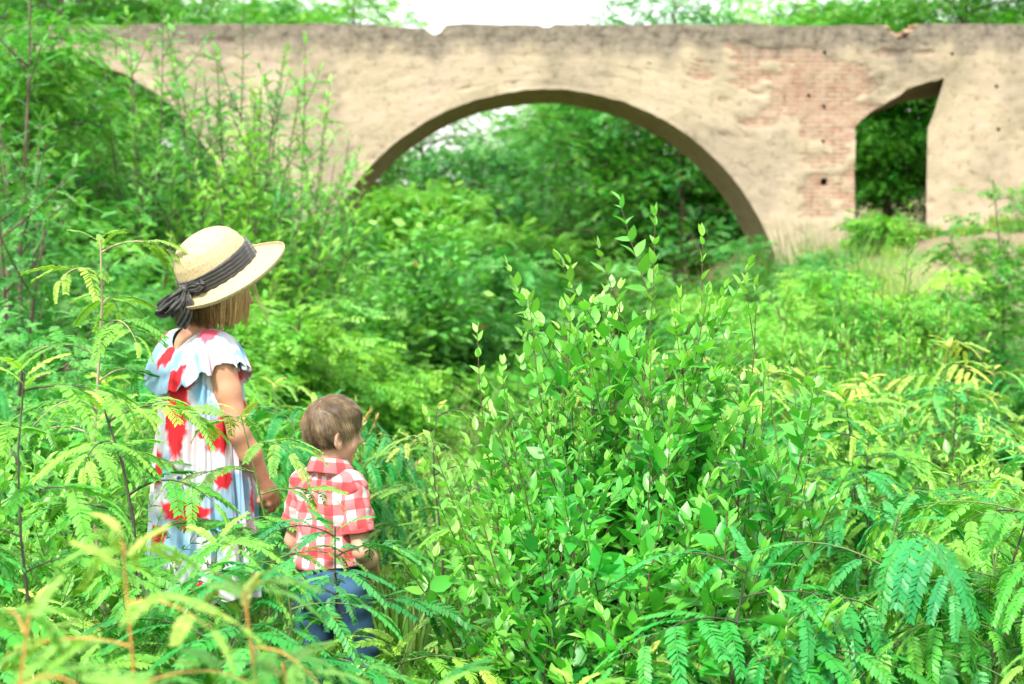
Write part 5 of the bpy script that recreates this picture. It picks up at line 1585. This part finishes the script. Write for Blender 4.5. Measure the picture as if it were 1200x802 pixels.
rock(528, 13.8, 0.24, 2, 'small grey rock left of the grey boulder')
rock(690, 14.5, 0.30, 3, 'grey brown rock behind the left tips of the oval leaved bush')
rock(610, 15.0, 0.22, 4, 'small stone right of the grey boulder')

# --- trees and shrubs at middle distance, in front of the bridge
def tree(seed, px, Y, py, label, leafm, name='shrub', cat='shrub', group=None, stemm=bark, rz=0, w_px=None, **kw):
    h = top_h(px, py, Y)
    if w_px: kw['w'] = w_px / F * Y
    return as_plant(name, label, cat, tree_mesh(seed, h, **kw), leafm, stemm, spot(px, Y), rz, group, 'crown', 'trunk')
def wands(seed, px, Y, py, w_px, ns, label, leafm, name='airy_tree', cat='tree', **kw):
    kw = {**dict(temps=PIN_LO, leaf=0.17, pair_step=0.10, twig=0.50, upness=0.8, rad=0.016, young=0.6, leafangle=62), **kw}
    return as_plant(name, label, cat, bush_mesh(seed, top_h(px, py, Y), w_px / F * Y, ns, **kw), leafm, bark, spot(px, Y), 0, GL, 'crown', 'trunk')
GL = 'trees and shrubs on the left bank'
RH = [rhomb(0.5), rhomb(0.42)]
T = {}
T['a'] = wands(51, 12, 8.5, -30, 120, 7, 'tall slender tree with thin grey stem at the left edge', L_mint, 'slender_tree', 'tree', leaf=0.17, pair_step=0.10, rad=0.02)
T['b'] = tree(52, 40, 13.0, 25, 'leafy tree covering the left end of the bridge', L_tree, 'leafy_tree', 'tree', GL, w_px=110, nl=30, ns=9, per=24, leaf=0.14, temps=PIN_LO, crown0=0.15, trunk=0.05, clump=0.22)
T['c'] = tree(53, 165, 12.0, 265, 'pale yellow green shrub behind the tall pale stemmed sapling', L_light, 'shrub', 'shrub', GL, w_px=100, nl=26, ns=8, per=20, leaf=0.12, temps=PIN_LO, crown0=0.1, trunk=0.03, clump=0.18, multi=3)
T['d'] = tree(54, 60, 10.0, 215, 'dense mid green shrub at the left below the bridge', L_mint, 'shrub', 'shrub', GL, w_px=130, nl=28, ns=9, per=24, leaf=0.11, temps=PIN_LO, crown0=0.08, trunk=0.03, clump=0.17, multi=3)
T['e'] = wands(55, 270, 14.5, 5, 150, 30, 'airy many stemmed tree with upright branches before the bridge wall, above the hat', L_mint)
T['f'] = wands(56, 345, 15.0, 45, 120, 26, 'airy tree with thin crossing branches right of the hat', L_mint)
T['y'] = wands(75, 180, 13.5, 5, 110, 20, 'airy upright tree with leafy wands before the small arch', L_mint)
T['z'] = wands(76, 290, 13.0, 100, 105, 20, 'low airy shrub with leafy wands straight above the hat', L_light, 'shrub', 'shrub')
T['g'] = tree(57, 205, 19.0, 190, 'dark green shrub filling the small arch at left', L_dark, 'shrub', 'shrub', GL, w_px=90, nl=26, ns=9, per=30, leaf=0.18, crown0=0.08, trunk=0.05, clump=0.28, multi=3)
T['h'] = tree(58, 70, 17.0, 95, 'broad tree hiding the small arch of the bridge', L_tree, 'leafy_tree', 'tree', GL, w_px=110, nl=34, ns=9, per=15, leaf=0.17, crown0=0.1, trunk=0.07, clump=0.3)
T['i'] = tree(59, 455, 17.5, 250, 'soft bright green shrub left of centre under the big arch', L_mint, 'shrub', 'shrub', GL, w_px=66, nl=24, ns=9, per=30, leaf=0.16, temps=RH, crown0=0.05, trunk=0.03, clump=0.2, multi=4, upl=1.3, flat=1.3, young=0.7)
T['j'] = tree(60, 395, 13.0, 350, 'mint green shrub right of the hat', L_mint, 'shrub', 'shrub', GL, w_px=95, nl=24, ns=9, per=24, leaf=0.13, crown0=0.05, trunk=0.03, clump=0.17, multi=3)
T['k'] = tree(61, 335, 11.5, 350, 'leafy shrub directly behind the arm of the dressed child', L_tree, 'shrub', 'shrub', GL, w_px=85, nl=22, ns=8, per=24, leaf=0.12, crown0=0.05, trunk=0.025, clump=0.16, multi=3)
T['l'] = tree(62, 540, 19.0, 285, 'dark mint shrub in the left half of the big arch', L_mint, 'shrub', 'shrub', GL, w_px=80, nl=24, ns=9, per=26, leaf=0.18, crown0=0.05, trunk=0.04, clump=0.24, multi=3)
T['m'] = tree(63, 462, 12.5, 400, 'low green shrub behind the head of the smaller child', L_tree, 'shrub', 'shrub', GL, w_px=68, nl=22, ns=8, per=24, leaf=0.12, crown0=0.05, trunk=0.02, clump=0.16, multi=3)
T['n'] = tree(64, 0, 6.5, 330, 'fresh green shrub at the left edge behind the dark stemmed sapling', L_mint, 'shrub', 'shrub', GL, w_px=150, nl=18, ns=7, per=20, leaf=0.10, temps=PIN_LO, crown0=0.1, trunk=0.02, clump=0.14, multi=3)
T['o'] = tree(65, 415, 22.0, 262, 'dark ivy coloured shrub growing at the left foot of the big arch', L_dark, 'shrub', 'shrub', GL, w_px=40, nl=16, ns=8, per=26, leaf=0.18, crown0=0.05, trunk=0.03, clump=0.25, multi=3)
GR = 'shrubs on the right bank'
T['p'] = tree(66, 850, 24.0, 285, 'dark shrub at the right foot of the big arch', L_mint, 'shrub', 'shrub', GR, w_px=55, nl=22, ns=8, per=24, leaf=0.18, crown0=0.05, trunk=0.03, clump=0.25, multi=3)
T['q'] = tree(67, 1100, 15.0, 335, 'rounded dark green shrub below the sandy slope', L_dark, 'shrub', 'shrub', GR, w_px=48, nl=20, ns=8, per=26, leaf=0.14, crown0=0.05, trunk=0.03, clump=0.18, multi=3)
T['r'] = tree(68, 1180, 17.0, 198, 'sparse leafy shrub at the right edge before the plastered wall', L_tree, 'shrub', 'shrub', GR, w_px=70, nl=18, ns=6, per=12, leaf=0.16, crown0=0.2, trunk=0.025, clump=0.2, multi=3)
T['s'] = tree(69, 1030, 25.5, 250, 'small shrub in front of the tall narrow opening', L_tree, 'shrub', 'shrub', GR, w_px=28, nl=16, ns=7, per=14, leaf=0.16, crown0=0.05, trunk=0.02, clump=0.2, multi=3)
T['t'] = tree(70, 800, 20.0, 330, 'leafy shrub behind the top of the tallest oval leaved bush', L_dark, 'shrub', 'shrub', GR, w_px=70, nl=22, ns=8, per=24, leaf=0.16, crown0=0.05, trunk=0.03, clump=0.22, multi=3)  # leaf colour darkened to stand for the shaded gap behind the bush
T['u'] = tree(71, 620, 23.5, 310, 'low shade-darkened green shrub on the stream bank in the middle of the arch', L_dark, 'shrub', 'shrub', GR, w_px=75, nl=22, ns=8, per=26, leaf=0.18, crown0=0.05, trunk=0.03, clump=0.25, multi=3)  # dark leaves carry the shade of the gap in their colour
# tall light weeds and reeds on the right bank
def reeds(seed, px, Y, py, w, n, label, leafm=L_grass, width=0.010):
    root = thing('tall_grass_clump', label, 'tall grass', spot(px, Y), 0, 'tall grass before the bridge')
    grass_mesh(seed, top_h(px, py, Y), w, n, width, curve=0.6, young=0.8).build('blades', leafm, root)
reeds(81, 905, 22.5, 262, 0.8, 420, 'tall light green grass at the right foot of the big arch')
reeds(82, 965, 23.0, 245, 0.8, 420, 'tall light green grass against the brick pier')
reeds(83, 1015, 21.0, 268, 0.8, 500, 'tall light green grass below the narrow opening')
reeds(84, 860, 19.0, 290, 0.7, 350, 'tall green grass left of the brick pier')
reeds(85, 1060, 19.0, 285, 0.6, 250, 'tall grass beside the sandy slope')
reeds(86, 430, 20.0, 255, 0.8, 700, 'upright bright grass behind the soft bright green shrub', L_light)
reeds(87, 500, 14.5, 430, 0.8, 600, 'grass on the far stream bank above the smaller child', L_grass)
for k, (px, Y, py, lb) in enumerate(((1045, 9.0, 240, 'tallest light green weed reaching up to the narrow opening'), (985, 9.5, 300, 'light green weed left of the tallest weed'), (1095, 9.2, 305, 'light green weed right of the tallest weed'), (900, 8.5, 330, 'light green weed behind the right tips of the oval leaved bushes'), (1010, 7.6, 330, 'lower light green weed in front of the tallest weed'))):
    oval(90 + k, px, Y, py, 0.42, 9, lb, leaf=0.075, leafm=L_light, temps=OVN, name='tall_weed', cat='weed', group='light green tall weeds', young=0.6, pair_step=0.06, rad=0.006, leafangle=38)

# grass on the sandy slope
pts, rot, scl = [], [], []
slope = thing('grass_tuft', 'dry green grass tuft on the sandy slope', 'grass', spot(1150, 18)); grass_mesh(43, 0.35, 0.2, 160, 0.007, young=1).build('blades', L_grass, slope)
for _ in range(1500):
    yy = rng.uniform(12, 27.5); xx = rng.uniform(3.5, 13)
    if fbm(np.array([xx * .9]), np.array([yy * .9]), 12)[0] > (0.52 if xx < 5.2 else 0.36): continue
    pts.append((xx, yy, gz(xx, yy))); rot.append((0, 0, rng.uniform(0, 6.28))); scl.append(rng.uniform(0.4, 1.0))
for _ in range(900):
    yy = rng.uniform(11, 27.5); xx = rng.uniform(-9, 3)
    if abs(xx - stream_x(yy)) < 1.7: continue
    pts.append((xx, yy, gz(xx, yy))); rot.append((0, 0, rng.uniform(0, 6.28))); scl.append(rng.uniform(0.7, 1.9))
scatter('grass', 'patchy grass on the slopes below the bridge', pts, rot, scl, [0] * len(pts), [kids(slope)])

# --- trees beyond the bridge
GB_ = 'trees beyond the bridge'
def btree(seed, px, Y, py, label, leafm, w_px, **kw):
    kw = {**dict(nl=30, ns=10, per=26, leaf=0.30, crown0=0.12, trunk=0.14, clump=0.5), **kw}
    return tree(seed, px, Y, py, label, leafm, 'woodland_tree', 'tree', GB_, w_px=w_px, **kw)
B = [btree(101, 705, 41, 60, 'spreading tree with visible dark trunk and limbs seen through the big arch', L_light, 115, crown0=0.3, per=13, trunk=0.16, ns=8),
     btree(102, 800, 40, -5, 'tree beyond the bridge showing above the parapet right of the sky gap', L_mint, 120, per=12),
     btree(103, 960, 44, -30, 'loose crowned tree above the parapet over the brick pier', L_light, 140, per=10),
     btree(104, 1120, 38, -80, 'dark dense tree above the right end of the bridge', L_dark, 150),
     btree(105, 60, 38, -120, 'tall dense tree above the left end of the bridge', L_tree, 170),
     btree(106, 240, 42, -40, 'bright tree above the parapet over the hat', L_light, 140, per=12),
     btree(107, 410, 46, -8, 'thin crowned tree at the left end of the sky gap above the bridge', L_tree, 75, per=12),
     btree(108, 480, 38, 235, 'lower tree in the left part of the big arch', L_tree, 75),
     btree(109, 560, 44, 175, 'mid green tree in the middle of the big arch under the bright gap', L_mint, 90, per=18),
     btree(110, 845, 42, 160, 'tree in the right part of the big arch', L_light, 70, per=18),
     btree(111, 1040, 39, 60, 'leafy tree filling the tall narrow opening', L_tree, 75, leaf=0.24),
     btree(112, 500, 50, 112, 'sparse tree with sky showing through in the upper left of the big arch', L_tree, 110, per=9, crown0=0.3),
     btree(113, 770, 42, 120, 'leafy tree in the upper right of the big arch', L_light, 90, per=16),
     btree(114, 610, 34, 290, 'low leafy tree by the stream beyond the bridge', L_tree, 75, trunk=0.08),
     btree(115, 660, 55, 135, 'distant pale tree at the top of the big arch', L_mint, 80, per=14)]
pts, rot, scl, idx = [], [], [], []
bp = [kids(o) for o in B]; rows = [(62, 5.2), (72, 5.2)]
for Yr, st_ in rows:
    for x in np.arange(-32, 33, st_):
        xx = x + rng.uniform(-1.5, 1.5); yy = Yr + rng.uniform(-3, 3); px = 600 + xx / yy * F
        k = rng.choice([1, 2, 3, 4, 5, 8]); h0 = [0, top_h(800, -10, 40), top_h(960, -30, 44), top_h(1120, -80, 38), top_h(60, -120, 38), top_h(240, -40, 42), 0, 0, top_h(560, 190, 44)][k]
        lim = np.interp(px, [-100, 300, 400, 440, 490, 520, 600, 640, 700, 760, 900, 1300], [-15, 0, 45, 150, 185, 205, 150, 125, 60, 30, 12, -30])
        hh = at(px, float(lim) + rng.uniform(0, 25), yy).z - gz(xx, yy)
        pts.append((xx, yy, gz(xx, yy))); rot.append((0, 0, rng.uniform(0, 6.28))); scl.append(hh / h0); idx.append(len(bp) - 1 - k)
scatter('far_woods', 'far woodland closing the view behind the bridge', pts, rot, scl, idx, bp)
# copies of the shrubs thicken the banks
def again(src, px, Y, py0, py, Y0, px0, label, rz, group):
    s = top_h(px, py, Y) / top_h(px0, py0, Y0)
    return dup(src, spot(px, Y), rz, s, label, group)
again(T['d'], -30, 12, 215, 140, 10, 60, 'taller copy shaped green shrub half outside the left edge', 1.0, GL)['label'] = 'tall green shrub half outside the left edge'
again(T['g'], 560, 21, 175, 330, 19, 235, 'low dark shrub on the left stream bank', 2.0, GL)
again(T['c'], 230, 9.5, 250, 330, 12, 165, 'pale shrub directly behind the bow of the hat', 2.2, GL)
again(T['j'], 300, 17, 335, 250, 13, 395, 'mint shrub between the hat brim and the bridge wall', 0.7, GL)
again(T['m'], 640, 16, 400, 400, 12.5, 475, 'low shrub on the stream bank left of the oval leaved bush', 1.9, GL)
again(T['g'], 700, 26, 175, 330, 19, 235, 'dark shrub deep under the big arch', 4.0, GR)
again(T['p'], 780, 26.5, 285, 310, 24, 850, 'dark shrub under the right half of the big arch', 2.5, GR)
T['v'] = tree(72, 930, 18.0, 300, 'bright leafy shrub on the right bank before the brick pier', L_light, 'shrub', 'shrub', GR, w_px=60, nl=22, ns=8, per=22, leaf=0.12, crown0=0.05, trunk=0.02, clump=0.16, multi=4, upl=1.0)
T['w'] = tree(73, 1010, 14.0, 305, 'light shrub with upright shoots below the narrow opening', L_light, 'shrub', 'shrub', GR, w_px=60, nl=22, ns=8, per=20, leaf=0.11, crown0=0.05, trunk=0.02, clump=0.14, multi=4, upl=1.2)
T['x'] = tree(74, 975, 20.5, 275, 'soft green shrub at the foot of the brick pier', L_mint, 'shrub', 'shrub', GR, w_px=50, nl=20, ns=8, per=22, leaf=0.13, crown0=0.05, trunk=0.02, clump=0.18, multi=4, upl=1.0)
again(T['v'], 860, 16, 300, 318, 18, 930, 'bright leafy shrub just right of the big arch', 1.2, GR)
again(T['w'], 1050, 15, 305, 310, 14, 1010, 'light shrub at the left edge of the sandy slope', 2.2, GR)
again(T['w'], 950, 11.5, 305, 345, 14, 1010, 'light shrub behind the right tips of the oval leaved bushes', 4.2, GR)
again(T['l'], 480, 23.0, 285, 290, 19, 540, 'mint shrub beside the left foot of the big arch', 3.0, GL)
again(T['q'], 830, 14, 325, 365, 15, 1105, 'dark shrub behind the oval leaved bushes', 1.0, GR)
again(T['q'], 1215, 9.5, 325, 430, 15, 1105, 'low dark shrub at the right edge of the sapling field', 3.0, GR)
